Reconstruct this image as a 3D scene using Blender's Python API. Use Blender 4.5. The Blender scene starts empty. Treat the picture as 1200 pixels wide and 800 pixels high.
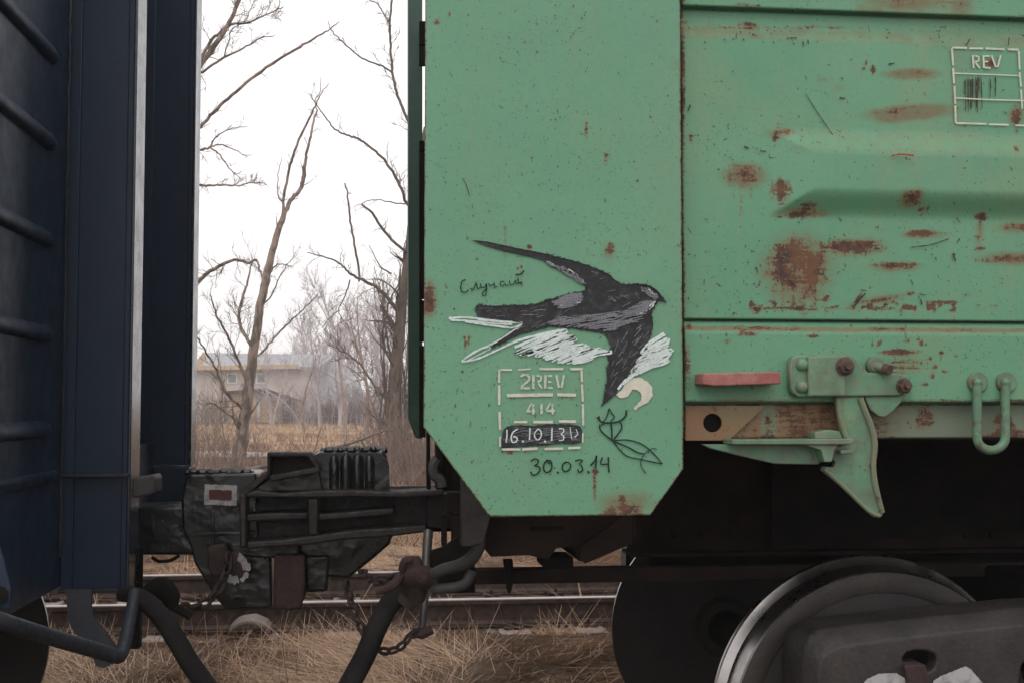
import bpy, bmesh, math, random
import numpy as np
from mathutils import Vector, Matrix, noise as mnoise
from mathutils.geometry import delaunay_2d_cdt

# ------------------------------------------------------------------ camera, sky, sun, exposure
S = bpy.context.scene
COL = S.collection
F = 1450.0                       # focal length in photo pixels (photo 1200 px wide)
H = 1.47                         # eye height above the rail
TH = math.atan(160.0 / F)        # yaw to the right
PH = math.atan(78.0 / F)         # pitch up
cam_d = bpy.data.cameras.new('camera')
cam_d.sensor_width = 36.0
cam_d.lens = F / 1200.0 * 36.0
cam_d.clip_start = 0.05
cam_d.clip_end = 3000
cam = bpy.data.objects.new('camera', cam_d)
cam.location = (0, 0, H)
cam.rotation_euler = (math.pi / 2 + PH, 0, -TH)
COL.objects.link(cam)
S.camera = cam

W = bpy.data.worlds.new('World'); S.world = W; W.use_nodes = True
wn, wl = W.node_tree.nodes, W.node_tree.links
for n in list(wn): wn.remove(n)
SUN_EL, SUN_ROT = math.radians(48), math.radians(200)
sky = wn.new('ShaderNodeTexSky'); sky.sky_type = 'NISHITA'; sky.sun_disc = False
sky.sun_elevation = SUN_EL; sky.sun_rotation = SUN_ROT
sky.air_density = 1.0; sky.dust_density = 6.0; sky.ozone_density = 1.0
hs = wn.new('ShaderNodeHueSaturation'); hs.inputs['Saturation'].default_value = 0.12
mixw = wn.new('ShaderNodeMix'); mixw.data_type = 'RGBA'; mixw.inputs[0].default_value = 0.78
mixw.inputs[7].default_value = (14.9, 14.6, 14.7, 1)      # the overcast layer
bg = wn.new('ShaderNodeBackground'); bg.inputs[1].default_value = 0.1
ow = wn.new('ShaderNodeOutputWorld')
wl.new(sky.outputs[0], hs.inputs['Color']); wl.new(hs.outputs[0], mixw.inputs[6])
wl.new(mixw.outputs[2], bg.inputs[0]); wl.new(bg.outputs[0], ow.inputs[0])

sl = bpy.data.lights.new('sun', 'SUN'); sl.energy = 0.5; sl.angle = math.radians(25); sl.color = (1, .96, .9)
so = bpy.data.objects.new('sun', sl); COL.objects.link(so)
sd = Vector((math.sin(SUN_ROT) * math.cos(SUN_EL), math.cos(SUN_ROT) * math.cos(SUN_EL), math.sin(SUN_EL)))
so.rotation_euler = sd.to_track_quat('Z', 'Y').to_euler()
so.location = (0, -5, 12)

S.view_settings.view_transform = 'Standard'; S.view_settings.look = 'None'
S.view_settings.gamma = 1; S.view_settings.exposure = 0.0
S.view_settings.use_curve_mapping = False

random.seed(7); rng = np.random.default_rng(7)

# ------------------------------------------------------------------ pixel <-> place
_d = np.array([math.sin(TH) * math.cos(PH), math.cos(TH) * math.cos(PH), math.sin(PH)])
_r = np.array([math.cos(TH), -math.sin(TH), 0.0])
_u = np.cross(_r, _d)
def ray(px, py): return _d * F + _r * (px - 600) + _u * (400 - py)
def V(px, py, Y):
    q = ray(px, py); t = Y / q[1]; return Vector((q[0] * t, Y, H + q[2] * t))
def VX(px, py, X):
    q = ray(px, py); t = X / q[0]; return Vector((X, q[1] * t, H + q[2] * t))
def VZ(px, py, Z):
    q = ray(px, py); t = (Z - H) / q[2]; return Vector((q[0] * t, q[1] * t, Z))
def pix(X, Y, Z):
    v0, v1, v2 = X, Y, Z - H
    a = v0 * _r[0] + v1 * _r[1] + v2 * _r[2]; b = v0 * _u[0] + v1 * _u[1] + v2 * _u[2]
    c = v0 * _d[0] + v1 * _d[1] + v2 * _d[2]
    return 600 + F * a / c, 400 - F * b / c
def sc(Y): return Y / F           # metres per photo pixel at plane Y

# ------------------------------------------------------------------ objects
def tag(o, label=None, cat=None, group=None, kind=None):
    if label: o['label'] = label
    if cat: o['category'] = cat
    if group: o['group'] = group
    if kind: o['kind'] = kind
    return o
def thing(name, loc, label, cat, group=None):
    o = bpy.data.objects.new(name, None); COL.objects.link(o); o.location = loc
    o.empty_display_size = .2
    return tag(o, label, cat, group)
def root_loc(p):
    v = Vector((0, 0, 0))
    while p is not None:
        v += p.location; p = p.parent
    return v
class MB:
    def __init__(s): s.v = []; s.f = []
    def add(s, vs, fs):
        n = len(s.v); s.cut = getattr(s, 'cut', []) + [(n, len(s.f))]; s.v += [tuple(x) for x in vs]; s.f += [tuple(n + i for i in f) for f in fs]; return s
    def box(s, a, b):
        (x0, y0, z0), (x1, y1, z1) = a, b
        vs = [(x0,y0,z0),(x1,y0,z0),(x1,y1,z0),(x0,y1,z0),(x0,y0,z1),(x1,y0,z1),(x1,y1,z1),(x0,y1,z1)]
        return s.add(vs, [(0,3,2,1),(4,5,6,7),(0,1,5,4),(1,2,6,5),(2,3,7,6),(3,0,4,7)])
    def prism(s, pts, Y0, Y1):
        """outline in photo pixels measured on plane Y0, extruded straight back to Y1"""
        P = [V(x, y, Y0) for x, y in pts]
        a = sum(P[i].x * P[(i+1) % len(P)].z - P[(i+1) % len(P)].x * P[i].z for i in range(len(P)))
        if a < 0: P = P[::-1]
        n = len(P)
        vs = [(p.x, Y0, p.z) for p in P] + [(p.x, Y1, p.z) for p in P]
        fs = [tuple(range(n)), tuple(range(2*n-1, n-1, -1))] + [((i+1) % n, i, n+i, n+(i+1) % n) for i in range(n)]
        return s.add(vs, fs)
    def tube(s, pts, rad, seg=10, caps=True, smooth=0):
        P = [Vector(p) for p in pts]
        R = list(rad) if hasattr(rad, '__len__') else [rad] * len(P)
        if smooth and len(P) > 2:
            Q, RR = [], []
            for i in range(len(P) - 1):
                p0, p1, p2, p3 = P[max(i-1,0)], P[i], P[i+1], P[min(i+2, len(P)-1)]
                for k in range(smooth):
                    t = k / smooth
                    Q.append(.5 * ((2*p1) + (p2-p0)*t + (2*p0-5*p1+4*p2-p3)*t*t + (3*p1-p0-3*p2+p3)*t**3))
                    RR.append(R[i] * (1-t) + R[i+1] * t)
            Q.append(P[-1]); RR.append(R[-1]); P, R = Q, RR
        vs, fs = [], []
        t0 = (P[1] - P[0]).normalized()
        nrm = t0.orthogonal().normalized()
        for i, p in enumerate(P):
            t = (P[min(i+1, len(P)-1)] - P[max(i-1, 0)]).normalized()
            nrm = (nrm - t * nrm.dot(t)).normalized(); b = t.cross(nrm)
            for k in range(seg):
                a = 2 * math.pi * k / seg
                vs.append(p + (nrm * math.cos(a) + b * math.sin(a)) * R[i])
        for i in range(len(P) - 1):
            for k in range(seg):
                k2 = (k + 1) % seg
                fs.append((i*seg+k, i*seg+k2, (i+1)*seg+k2, (i+1)*seg+k))
        if caps:
            fs.append(tuple(range(seg-1, -1, -1))); fs.append(tuple((len(P)-1)*seg + k for k in range(seg)))
        return s.add(vs, fs)
    def lathe_y(s, c, prof, seg=64, hexa=False):
        """profile of (radius, y offset) turned about a Y axis through c"""
        vs, fs = [], []
        for r, y in prof:
            for k in range(seg):
                a = 2 * math.pi * k / seg
                vs.append((c[0] + r * math.cos(a), c[1] + y, c[2] + r * math.sin(a)))
        for i in range(len(prof) - 1):
            for k in range(seg):
                k2 = (k + 1) % seg
                fs.append((i*seg+k, i*seg+k2, (i+1)*seg+k2, (i+1)*seg+k))
        if prof[0][0] > 1e-6: fs.append(tuple(range(seg-1, -1, -1)))
        if prof[-1][0] > 1e-6: fs.append(tuple((len(prof)-1)*seg + k for k in range(seg)))
        return s.add(vs, fs)
    def build_each(s, name, mat, parent=None, **k):
        c = s.cut + [(len(s.v), len(s.f))]; o = None
        for (v0, f0), (v1, f1) in zip(c, c[1:]):
            m = MB(); m.v = s.v[v0:v1]; m.f = [tuple(i - v0 for i in f) for f in s.f[f0:f1]]; o = m.build(name, mat, parent, **k)
        return o
    def build(s, name, mat, parent=None, bevel=0, smooth=False, label=None, sub=0, angle=35):
        me = bpy.data.meshes.new(name)
        o = root_loc(parent) if parent else Vector((0, 0, 0))
        me.from_pydata([(x - o.x, y - o.y, z - o.z) for x, y, z in s.v], [], s.f)
        bm = bmesh.new(); bm.from_mesh(me); bmesh.ops.recalc_face_normals(bm, faces=bm.faces); bm.to_mesh(me); bm.free()
        me.materials.append(mat)
        ob = bpy.data.objects.new(name, me); COL.objects.link(ob)
        if parent: ob.parent = parent
        if bevel:
            m = ob.modifiers.new('bevel', 'BEVEL'); m.width = bevel; m.segments = 3; m.limit_method = 'ANGLE'; m.angle_limit = math.radians(30)
        if smooth or bevel:
            for p in me.polygons: p.use_smooth = True
            try: me.set_sharp_from_angle(angle=math.radians(angle))
            except Exception: pass
        if label: ob['label'] = label
        return ob

# ------------------------------------------------------------------ materials
class NT:
    def __init__(s, name):
        s.m = bpy.data.materials.new(name); s.m.use_nodes = True; s.t = s.m.node_tree
        s.n = s.t.nodes; s.l = s.t.links
        for x in list(s.n): s.n.remove(x)
        s.out = s.n.new('ShaderNodeOutputMaterial'); s.b = s.n.new('ShaderNodeBsdfPrincipled')
        s.l.new(s.b.outputs[0], s.out.inputs[0])
        s.tc = s.n.new('ShaderNodeTexCoord')
    def noise(s, scale, detail=4, rough=.55, vec=(1,1,1), dist=0, coord='Object'):
        mp = s.n.new('ShaderNodeMapping'); mp.inputs['Scale'].default_value = vec
        s.l.new(s.tc.outputs[coord], mp.inputs[0])
        n = s.n.new('ShaderNodeTexNoise'); n.inputs['Scale'].default_value = scale
        n.inputs['Detail'].default_value = detail; n.inputs['Roughness'].default_value = rough
        n.inputs['Distortion'].default_value = dist
        s.l.new(mp.outputs[0], n.inputs['Vector']); return n.outputs[0]
    def voro(s, scale, vec=(1,1,1), feature='F1', out='Distance'):
        mp = s.n.new('ShaderNodeMapping'); mp.inputs['Scale'].default_value = vec
        s.l.new(s.tc.outputs['Object'], mp.inputs[0])
        n = s.n.new('ShaderNodeTexVoronoi'); n.inputs['Scale'].default_value = scale; n.feature = feature
        s.l.new(mp.outputs[0], n.inputs['Vector']); return n.outputs[out]
    def math(s, op, a, b=0.0, c=None):
        n = s.n.new('ShaderNodeMath'); n.operation = op
        for i, x in enumerate((a, b, c)):
            if x is None: continue
            if isinstance(x, (int, float)): n.inputs[i].default_value = x
            else: s.l.new(x, n.inputs[i])
        return n.outputs[0]
    def step(s, x, lo, hi, a=0.0, b=1.0):
        n = s.n.new('ShaderNodeMapRange'); n.interpolation_type = 'SMOOTHSTEP'
        s.l.new(x, n.inputs[0]); n.inputs[1].default_value = lo; n.inputs[2].default_value = hi
        n.inputs[3].default_value = a; n.inputs[4].default_value = b; return n.outputs[0]
    def mix(s, f, a, b, mode='MIX'):
        n = s.n.new('ShaderNodeMix'); n.data_type = 'RGBA'; n.blend_type = mode
        for i, x in ((0, f), (6, a), (7, b)):
            if isinstance(x, (int, float)): n.inputs[i].default_value = x
            elif isinstance(x, tuple): n.inputs[i].default_value = (*x, 1) if len(x) == 3 else x
            else: s.l.new(x, n.inputs[i])
        return n.outputs[2]
    def attr(s, name):
        n = s.n.new('ShaderNodeAttribute'); n.attribute_name = name; return n.outputs['Fac']
    def bump(s, h, strength, dist=.01):
        n = s.n.new('ShaderNodeBump'); n.inputs['Strength'].default_value = strength; n.inputs['Distance'].default_value = dist
        s.l.new(h, n.inputs['Height']); s.l.new(n.outputs[0], s.b.inputs['Normal'])
    def set(s, k, x):
        if isinstance(x, (int, float)): s.b.inputs[k].default_value = x
        elif isinstance(x, tuple): s.b.inputs[k].default_value = (*x, 1)
        else: s.l.new(x, s.b.inputs[k])

def mat_simple(name, c1, c2, scale=8, rough=.6, rough2=None, metal=0, bump=.15, bscale=60, bdist=.004, vec=(1,1,1), lo=.35, hi=.65, spec=.5, edge=None):
    t = NT(name)
    n1 = t.noise(scale, 6, .6, vec)
    c = t.mix(t.step(n1, lo, hi), c1, c2)
    if edge:
        n3 = t.noise(scale * 3.1, 5, .65); c = t.mix(t.step(n3, .58, .7), c, edge)
    t.set('Base Color', c); t.set('Metallic', metal); t.set('Specular IOR Level', spec)
    n2 = t.noise(bscale, 5, .6)
    t.set('Roughness', t.step(n2, .3, .7, rough, rough2 if rough2 is not None else min(1, rough + .15)))
    t.bump(n2, bump, bdist)
    return t.m

def mat_green(name, g1, g2, attrs=True, base_rust=0.0, rough=.5, dirt=.5, edges=False, scol=(.150, .118, .052)):
    """weathered green wagon paint; 'rust' and 'stain' come from the mesh, the breakup from noise"""
    t = NT(name)
    big = t.noise(1.7, 5, .6); streak = t.noise(9, 4, .6, (1, 1, .12)); fine = t.noise(160, 5, .7)
    mid = t.noise(28, 6, .65)
    c = t.mix(t.step(big, .3, .7), g1, g2)
    c = t.mix(t.math('MULTIPLY', t.step(streak, .48, .8), .34 * dirt), c, (.20, .20, .13))
    c = t.mix(t.math('MULTIPLY', t.step(mid, .55, .8), .3 * dirt), c, (.13, .25, .17))
    c = t.mix(t.math('MULTIPLY', t.step(t.noise(4.2, 6, .65, (1, 1, .6)), .46, .72), .55 * dirt), c, (.19, .285, .15))
    c = t.mix(t.math('MULTIPLY', t.step(t.noise(75, 5, .75), .45, .75), .28), c, (.075, .20, .115))
    c = t.mix(t.math('MULTIPLY', t.step(t.noise(26, 5, .7, (1, 1, .05)), .54, .8), .35 * dirt), c, (.22, .25, .15))
    stain = t.attr('stain'); rust = t.attr('rust')
    stq = t.math('ADD', stain, t.math('MULTIPLY', t.math('SUBTRACT', mid, .5), t.math('MULTIPLY', stain, 1.4)))
    c = t.mix(t.step(stq, .08, .85, 0, .85), c, scol)
    vst = t.noise(42, 5, .7, (1, 1, .16))
    wob = t.math('ADD', t.math('MULTIPLY', t.math('SUBTRACT', mid, .5), 1.3), t.math('MULTIPLY', t.math('SUBTRACT', vst, .5), 1.5))
    wob = t.math('ADD', wob, t.math('MULTIPLY', t.math('SUBTRACT', fine, .5), 1.7))
    wob = t.math('ADD', wob, t.math('MULTIPLY', t.math('SUBTRACT', t.noise(95, 4, .7, (.16, 1, 1.2)), .5), 1.7))
    rq = t.math('ADD', t.math('ADD', rust, base_rust), t.math('MULTIPLY', wob, t.step(rust, 0, .35, .18, 1)))
    halo = t.step(rq, .12, .55)
    core = t.step(rq, .50, .70)
    c = t.mix(t.math('MULTIPLY', halo, .72), c, t.mix(t.step(t.noise(13, 4, .6), .4, .62), (.150, .112, .052), (.185, .095, .045)))
    rc = t.mix(t.step(t.noise(45, 4, .6), .4, .65), (.050, .026, .027), (.12, .052, .033)); rc = t.mix(t.step(t.noise(9, 3, .6), .48, .62, 0, .7), rc, (.155, .075, .036))
    c = t.mix(t.math('MULTIPLY', core, .92), c, rc)
    # specks: chips in the paint, denser in some places
    area = t.noise(2.6, 4, .6)
    s1 = t.noise(170, 2, .5, (1, 1, .9)); s2 = t.noise(62, 3, .6, (1.15, 1, .9))
    spk = t.step(t.math('ADD', s1, t.math('MULTIPLY', area, .16)), .765, .795)
    spk2 = t.step(t.math('ADD', s2, t.math('MULTIPLY', area, .2)), .765, .79)
    spk = t.math('MAXIMUM', spk, spk2)
    c = t.mix(t.math('MULTIPLY', spk, .8), c, (.075, .05, .035))
    if edges:
        bv = t.n.new('ShaderNodeBevel'); bv.samples = 4; bv.inputs['Radius'].default_value = .010
        ge = t.n.new('ShaderNodeNewGeometry'); dp = t.n.new('ShaderNodeVectorMath'); dp.operation = 'DOT_PRODUCT'
        t.l.new(bv.outputs[0], dp.inputs[0]); t.l.new(ge.outputs['Normal'], dp.inputs[1])
        em = t.step(t.math('ADD', t.math('SUBTRACT', 1.0, dp.outputs['Value']), t.math('MULTIPLY', t.math('SUBTRACT', mid, .5), .5)), .0, .10)
        c = t.mix(t.math('MULTIPLY', em, .9), c, t.mix(t.step(streak, .4, .6), (.10, .05, .04), (.20, .17, .13)))
        gr = t.step(t.noise(11, 5, .65), .42, .66)
        c = t.mix(t.math('MULTIPLY', gr, .62), c, (.10, .125, .085))
    t.set('Base Color', c)
    t.set('Roughness', t.step(core, 0, 1, rough, .9))
    h = t.math('SUBTRACT', t.math('MULTIPLY', fine, .25), t.math('MULTIPLY', t.math('MAXIMUM', core, spk), .5))
    h = t.math('ADD', h, t.math('MULTIPLY', t.noise(6, 3, .5), .9))
    t.bump(h, .28, .004)
    return t.m

G1, G2 = (.112, .285, .172), (.134, .318, .196)
M = {}
M['green'] = mat_green('green_wagon_paint', G1, G2)
M['green_side'] = mat_green('green_side_paint', (.096, .275, .160), (.128, .308, .183), dirt=.9)
M['green_part'] = mat_green('green_fitting_paint', (.085, .235, .140), (.105, .265, .162), base_rust=.19, dirt=1.5, edges=True)
M['green_edge'] = mat_green('worn_green_edge', (.13, .19, .12), (.17, .18, .125), base_rust=.27, dirt=1.5)
M['chain'] = mat_simple('dark_rusty_chain', (.014, .009, .008), (.034, .020, .016), 30, .7, .9, bump=.3)
M['nut'] = mat_simple('rusty_nut', (.06, .034, .028), (.11, .065, .05), 40, .5, .75, bump=.3, bscale=120)
M['green_sill'] = mat_green('grey_green_sill', (.10, .165, .115), (.14, .18, .13), dirt=1.2, scol=(.235, .115, .055))
M['green_dark'] = mat_simple('dark_green_steel', (.022, .062, .042), (.03, .078, .054), 5, .5, bump=.1)  # much darker green than the side panels, on end post, end and far walls
M['blue'] = mat_simple('dark_blue_paint', (.0060, .0150, .034), (.0088, .0215, .048), 3, .34, .5, bump=.12, bscale=14, bdist=.006, vec=(1,1,.3), edge=(.010,.019,.036), spec=.4)
M['blue_gloss'] = mat_simple('glossy_blue_paint', (.012, .022, .04), (.03, .035, .045), 2, .17, .3, bump=.03, bscale=10, vec=(1,1,.2), spec=.8)
M['blue_dirty'] = mat_simple('dusty_blue_paint', (.009, .013, .021), (.019, .021, .026), 9, .45, .75, bump=.15)
M['under'] = mat_simple('dusty_underframe_steel', (.015, .0105, .009), (.030, .020, .017), 5, .85, .97, bump=.3, bscale=40, spec=.15)
M['under_black'] = mat_simple('near_black_steel', (.005, .0045, .0045), (.011, .0095, .0085), 7, .85, .97, bump=.3, bscale=40, spec=.1)  # near-black base: underframe shade is partly put into this colour
M['tar'] = None
M['castblack'] = mat_simple('greasy_black_casting', (.010, .0085, .008), (.026, .021, .019), 10, .45, .8, bump=.4, bscale=45, bdist=.006)
M['rustbrown'] = mat_simple('rusty_brown_iron', (.026, .014, .0135), (.050, .026, .023), 14, .75, .95, bump=.4, bscale=90)
M['rustorange'] = mat_green('rusty_orange_angle', (.22, .125, .06), (.27, .125, .055), base_rust=.1, dirt=.7)
M['castgrey'] = mat_simple('cast_grey_steel', (.016, .0135, .013), (.032, .0255, .0235), 9, .5, .75, bump=.5, bscale=70, edge=(.045,.030,.026))
M['wheelsteel'] = mat_simple('oily_wheel_steel', (.022, .019, .018), (.046, .036, .032), 5, .5, .75, metal=.25, bump=.2, bscale=90)
M['wheelweb'] = mat_simple('wheel_web_steel', (.011, .010, .010), (.020, .0175, .0165), 5, .55, .75, bump=.2, bscale=90)
M['tread'] = mat_simple('polished_tread_steel', (.40, .375, .365), (.26, .235, .225), 4, .24, .34, metal=1, bump=0.0, bscale=6)
M['rubber'] = mat_simple('black_rubber', (.006, .005, .005), (.014, .012, .012), 12, .8, .92, bump=.2, bscale=70, spec=.25)
M['pipe'] = mat_simple('grey_pipe', (.05, .048, .047), (.032, .029, .027), 9, .55, .75, bump=.2)
M['rodmetal'] = mat_simple('worn_bright_rod', (.16, .15, .145), (.10, .09, .085), 9, .4, .6, metal=.6, bump=.1)
M['pinkred'] = mat_simple('faded_red_paint', (.27, .085, .075), (.34, .15, .125), 22, .7, .85, bump=.6, edge=(.16,.07,.05))
M['railhead'] = mat_simple('worn_rail_head', (.42, .38, .36), (.32, .27, .25), 5, .3, .45, metal=.8, bump=.05)
M['railrust'] = mat_simple('rusty_rail', (.045, .027, .022), (.085, .055, .044), 12, .85, .95, bump=.3)
M['sleeper'] = mat_simple('weathered_concrete', (.27, .215, .185), (.36, .29, .25), 5, .85, .95, bump=.4, bscale=40, bdist=.01)
M['stone'] = mat_simple('dusty_stone', (.12, .092, .078), (.20, .155, .13), 6, .9, .98, bump=.5, bscale=25, bdist=.02)
M['white'] = mat_simple('chipped_white_paint', (.38, .37, .37), (.22, .20, .20), 30, .7, .85, bump=.3, lo=.45, hi=.7)
M['redmark'] = mat_simple('dark_red_paint', (.075, .022, .020), (.10, .03, .025), 20, .7, .8, bump=.2)

t = NT('lumpy_black_tar_paint')
n1 = t.noise(7, 4, .6); n2 = t.math('MULTIPLY', t.noise(20, 2, .45), t.step(t.noise(5, 3, .5), .42, .6, .15, 1.6)); n3 = t.noise(90, 3, .6)
t.set('Base Color', t.mix(t.step(n1, .4, .65), (.007, .0075, .0075), (.011, .012, .012)))
t.set('Roughness', t.step(n1, .3, .7, .24, .36)); t.set('Specular IOR Level', .5)
t.bump(t.math('ADD', n2, t.math('MULTIPLY', n3, .10)), .30, .012)
M['tar'] = t.m
t = NT('chalk_black'); nn = t.noise(420, 4, .75, (1, 1, 1)); n2 = t.noise(40, 5, .7, (1, 1, 1))
t.set('Base Color', t.mix(t.step(n2, .45, .72), (.022, .023, .025), (.06, .06, .066))); t.set('Roughness', .9)
tr = t.n.new('ShaderNodeBsdfTransparent'); mx = t.n.new('ShaderNodeMixShader')
t.l.new(t.step(nn, .635, .66), mx.inputs[0]); t.l.new(t.b.outputs[0], mx.inputs[1]); t.l.new(tr.outputs[0], mx.inputs[2]); t.l.new(mx.outputs[0], t.out.inputs[0])
M['chalk_black'] = t.m
def chalk(name, c, lo, hi, sc_=300):
    t = NT(name); nn = t.noise(sc_, 4, .75); n2 = t.noise(30, 5, .7)
    t.set('Base Color', t.mix(t.step(n2, .35, .7), c, tuple(x * .8 for x in c))); t.set('Roughness', .95)
    tr = t.n.new('ShaderNodeBsdfTransparent'); mx = t.n.new('ShaderNodeMixShader')
    t.l.new(t.step(nn, lo, hi), mx.inputs[0]); t.l.new(t.b.outputs[0], mx.inputs[1]); t.l.new(tr.outputs[0], mx.inputs[2]); t.l.new(mx.outputs[0], t.out.inputs[0])
    return t.m
M['chalk_white'] = chalk('chalk_white', (.66, .74, .72), .55, .70)
M['chalk_grey'] = chalk('chalk_grey', (.21, .21, .23), .50, .68)
M['stencil'] = chalk('stencil_cream_paint', (.62, .60, .50), .60, .72, 180)
M['stencil_faint'] = chalk('stencil_worn_paint', (.52, .56, .47), .53, .70, 130)
M['ink_green'] = chalk('dark_green_marker', (.006, .028, .018), .70, .80)
M['ink_brown'] = chalk('brown_scratch', (.06, .035, .03), .60, .72)
M['blue_chip'] = chalk('pale_blue_chips', (.07, .085, .11), .66, .75)
M['ink_red'] = chalk('red_scratch', (.30, .06, .05), .60, .72)

# ------------------------------------------------------------------ rust masks (in photo pixels on the panel plane)
def sstep(x, a, b):
    t_ = np.clip((x - a) / (b - a), 0, 1); return t_ * t_ * (3 - 2 * t_)
def blobs(PX, PY, L):
    m = np.zeros_like(PX)
    for b in L:
        cx, cy, rx, ry, s = b[:5]; a = math.radians(b[5]) if len(b) > 5 else 0
        dx, dy = PX - cx, PY - cy
        u = (dx * math.cos(a) + dy * math.sin(a)) / rx; v = (-dx * math.sin(a) + dy * math.cos(a)) / ry
        m = np.maximum(m, s * np.clip(1.25 - np.sqrt(u*u + v*v), 0, 1))
    return m
def drips(PX, PY, L):
    m = np.zeros_like(PX)
    for x, y0, y1, w, s in L:
        k = np.clip((PY - y0) / (y1 - y0), 0, 1)
        inside = (PY >= y0) & (PY <= y1)
        m = np.maximum(m, np.where(inside, s * (1 - .75 * k) * np.clip(1.3 - np.abs(PX - x) / w, 0, 1), 0))
    return m
def fbm(X, Z, f, seed=0):
    # cheap smooth value noise on arrays
    r = np.random.default_rng(seed); T = r.random((64, 64))
    def vn(x, y):
        xi = np.floor(x).astype(int); yi = np.floor(y).astype(int); fx = x - xi; fy = y - yi
        fx = fx*fx*(3-2*fx); fy = fy*fy*(3-2*fy)
        g = lambda i, j: T[i % 64, j % 64]
        return (g(xi,yi)*(1-fx)+g(xi+1,yi)*fx)*(1-fy) + (g(xi,yi+1)*(1-fx)+g(xi+1,yi+1)*fx)*fy
    o = 0; a = .5
    for k in range(4):
        o = o + a * vn(X * f * 2**k + 13 * k, Z * f * 2**k + 7 * k); a *= .5
    return o / .94

def grid_object(name, XX, YY, ZZ, rust, stain, mat, parent, thick=.006, label=None):
    nr, nc = XX.shape
    o = root_loc(parent)
    co = np.stack([XX - o.x, YY - o.y, ZZ - o.z], -1).reshape(-1, 3).astype(np.float32)
    idx = np.arange(nr * nc).reshape(nr, nc)
    f = np.stack([idx[:-1, :-1], idx[:-1, 1:], idx[1:, 1:], idx[1:, :-1]], -1).reshape(-1, 4)
    me = bpy.data.meshes.new(name)
    me.vertices.add(len(co)); me.vertices.foreach_set('co', co.ravel())
    me.loops.add(f.size); me.loops.foreach_set('vertex_index', f.ravel().astype(np.int32))
    me.polygons.add(len(f)); me.polygons.foreach_set('loop_start', np.arange(0, f.size, 4, dtype=np.int32))
    me.polygons.foreach_set('use_smooth', np.ones(len(f), bool))
    me.update(); me.validate()
    for nm, a in (('rust', rust), ('stain', stain)):
        at = me.attributes.new(nm, 'FLOAT', 'POINT'); at.data.foreach_set('value', a.ravel().astype(np.float32))
    me.materials.append(mat)
    ob = bpy.data.objects.new(name, me); COL.objects.link(ob); ob.parent = parent
    if label: ob['label'] = label
    if thick:
        m = ob.modifiers.new('solid', 'SOLIDIFY'); m.thickness = thick; m.offset = -1
    return ob

#STRUCTURE
# ------------------------------------------------------------------ ground
def gz(X, Y):
    X = np.asarray(X, float); Y = np.asarray(Y, float)
    z = -.24 + .20 * sstep(Y, 5.6, 7.6) + .02 * sstep(Y, 12, 30) + .30 * sstep(Y, 30, 100)
    z = z + (fbm(X + 40, Y + 40, .7, 3) - .5) * .07 * sstep(Y, 5, 7) * (1 - .75 * ((Y > 8.2) & (Y < 11))) - .035 * sstep(Y, 8.2, 8.6) * (1 - sstep(Y, 10.5, 11))
    z = z + (fbm(X + 90, Y + 50, .09, 5) - .5) * .35 * sstep(Y, 14, 30)
    return z
ys = np.concatenate([np.linspace(-30, 4, 18), np.linspace(4.3, 13, 90), np.linspace(13.4, 40, 50), np.geomspace(41, 1500, 45)])
xs = np.concatenate([-np.geomspace(1500, 14, 24), np.linspace(-13, 13, 150), np.geomspace(14, 1500, 24)])
XX, YY = np.meshgrid(xs, ys)
t = NT('dry_earth_and_straw')
a = t.noise(.35, 5, .6); b = t.noise(6, 8, .7, (1, 2.0, 1)); c3 = t.noise(60, 6, .75); far = t.noise(.06, 4, .55, (1, 3, 1))
c = t.mix(t.step(b, .32, .66), (.155, .092, .066), (.31, .20, .135))
c = t.mix(t.step(c3, .45, .7), c, (.16, .115, .083))
c = t.mix(t.math('MULTIPLY', t.step(a, .4, .62), .6), c, (.27, .19, .12))
sx = t.n.new('ShaderNodeSeparateXYZ'); t.l.new(t.tc.outputs['Object'], sx.inputs[0])
fy = t.step(sx.outputs[1], 34, 55)
c = t.mix(fy, c, t.mix(t.step(far, .38, .6), (.17, .115, .085), (.40, .29, .175)))
t.set('Base Color', c); t.set('Roughness', .97); t.set('Specular IOR Level', .15); t.bump(t.math('ADD', b, c3), 1.0, .08)
M['ground'] = t.m
g = grid_object('ground', XX, YY, gz(XX, YY), XX*0, XX*0, M['ground'], None, 0)
tag(g, 'dry brown earth and straw ground running out to the field', None, None, 'structure')
#STRUCTURE_END
exec_background = True

# ------------------------------------------------------------------ tracks
def rail(Yc, ztop, x0, x1, label, group=None):
    r = thing('railway_rail', ((x0 + x1) / 2, Yc, ztop - .18), label, 'rail', group)
    def ext(pr, nm, m):
        mb = MB(); n = len(pr)
        mb.add([(x0, Yc + y, ztop + z) for y, z in pr] + [(x1, Yc + y, ztop + z) for y, z in pr],
               [tuple(range(n)), tuple(range(2*n-1, n-1, -1))] + [(i, (i+1) % n, n+(i+1) % n, n+i) for i in range(n)])
        mb.build(nm, m, r, smooth=True, angle=50)
    ext([(-.066,-.18),(.066,-.18),(.066,-.168),(.012,-.15),(.009,-.05),(.033,-.035),(.034,-.010),(-.034,-.010),(-.033,-.035),(-.009,-.05),(-.012,-.15),(-.066,-.168)], 'rail_web', M['railrust'])
    ext([(-.0355,-.0102),(-.034,-.003),(-.022,0),(.022,0),(.034,-.003),(.0355,-.0102)], 'rail_head', M['railhead'])
    return r
ZT = .13
rail(8.80, ZT, -14, 26, 'near rail of the empty track behind the wagon couplers', 'rails of the empty track')
rail(10.32, ZT, -14, 26, 'far rail of the empty track, with the dry field beyond', 'rails of the empty track')
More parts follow.
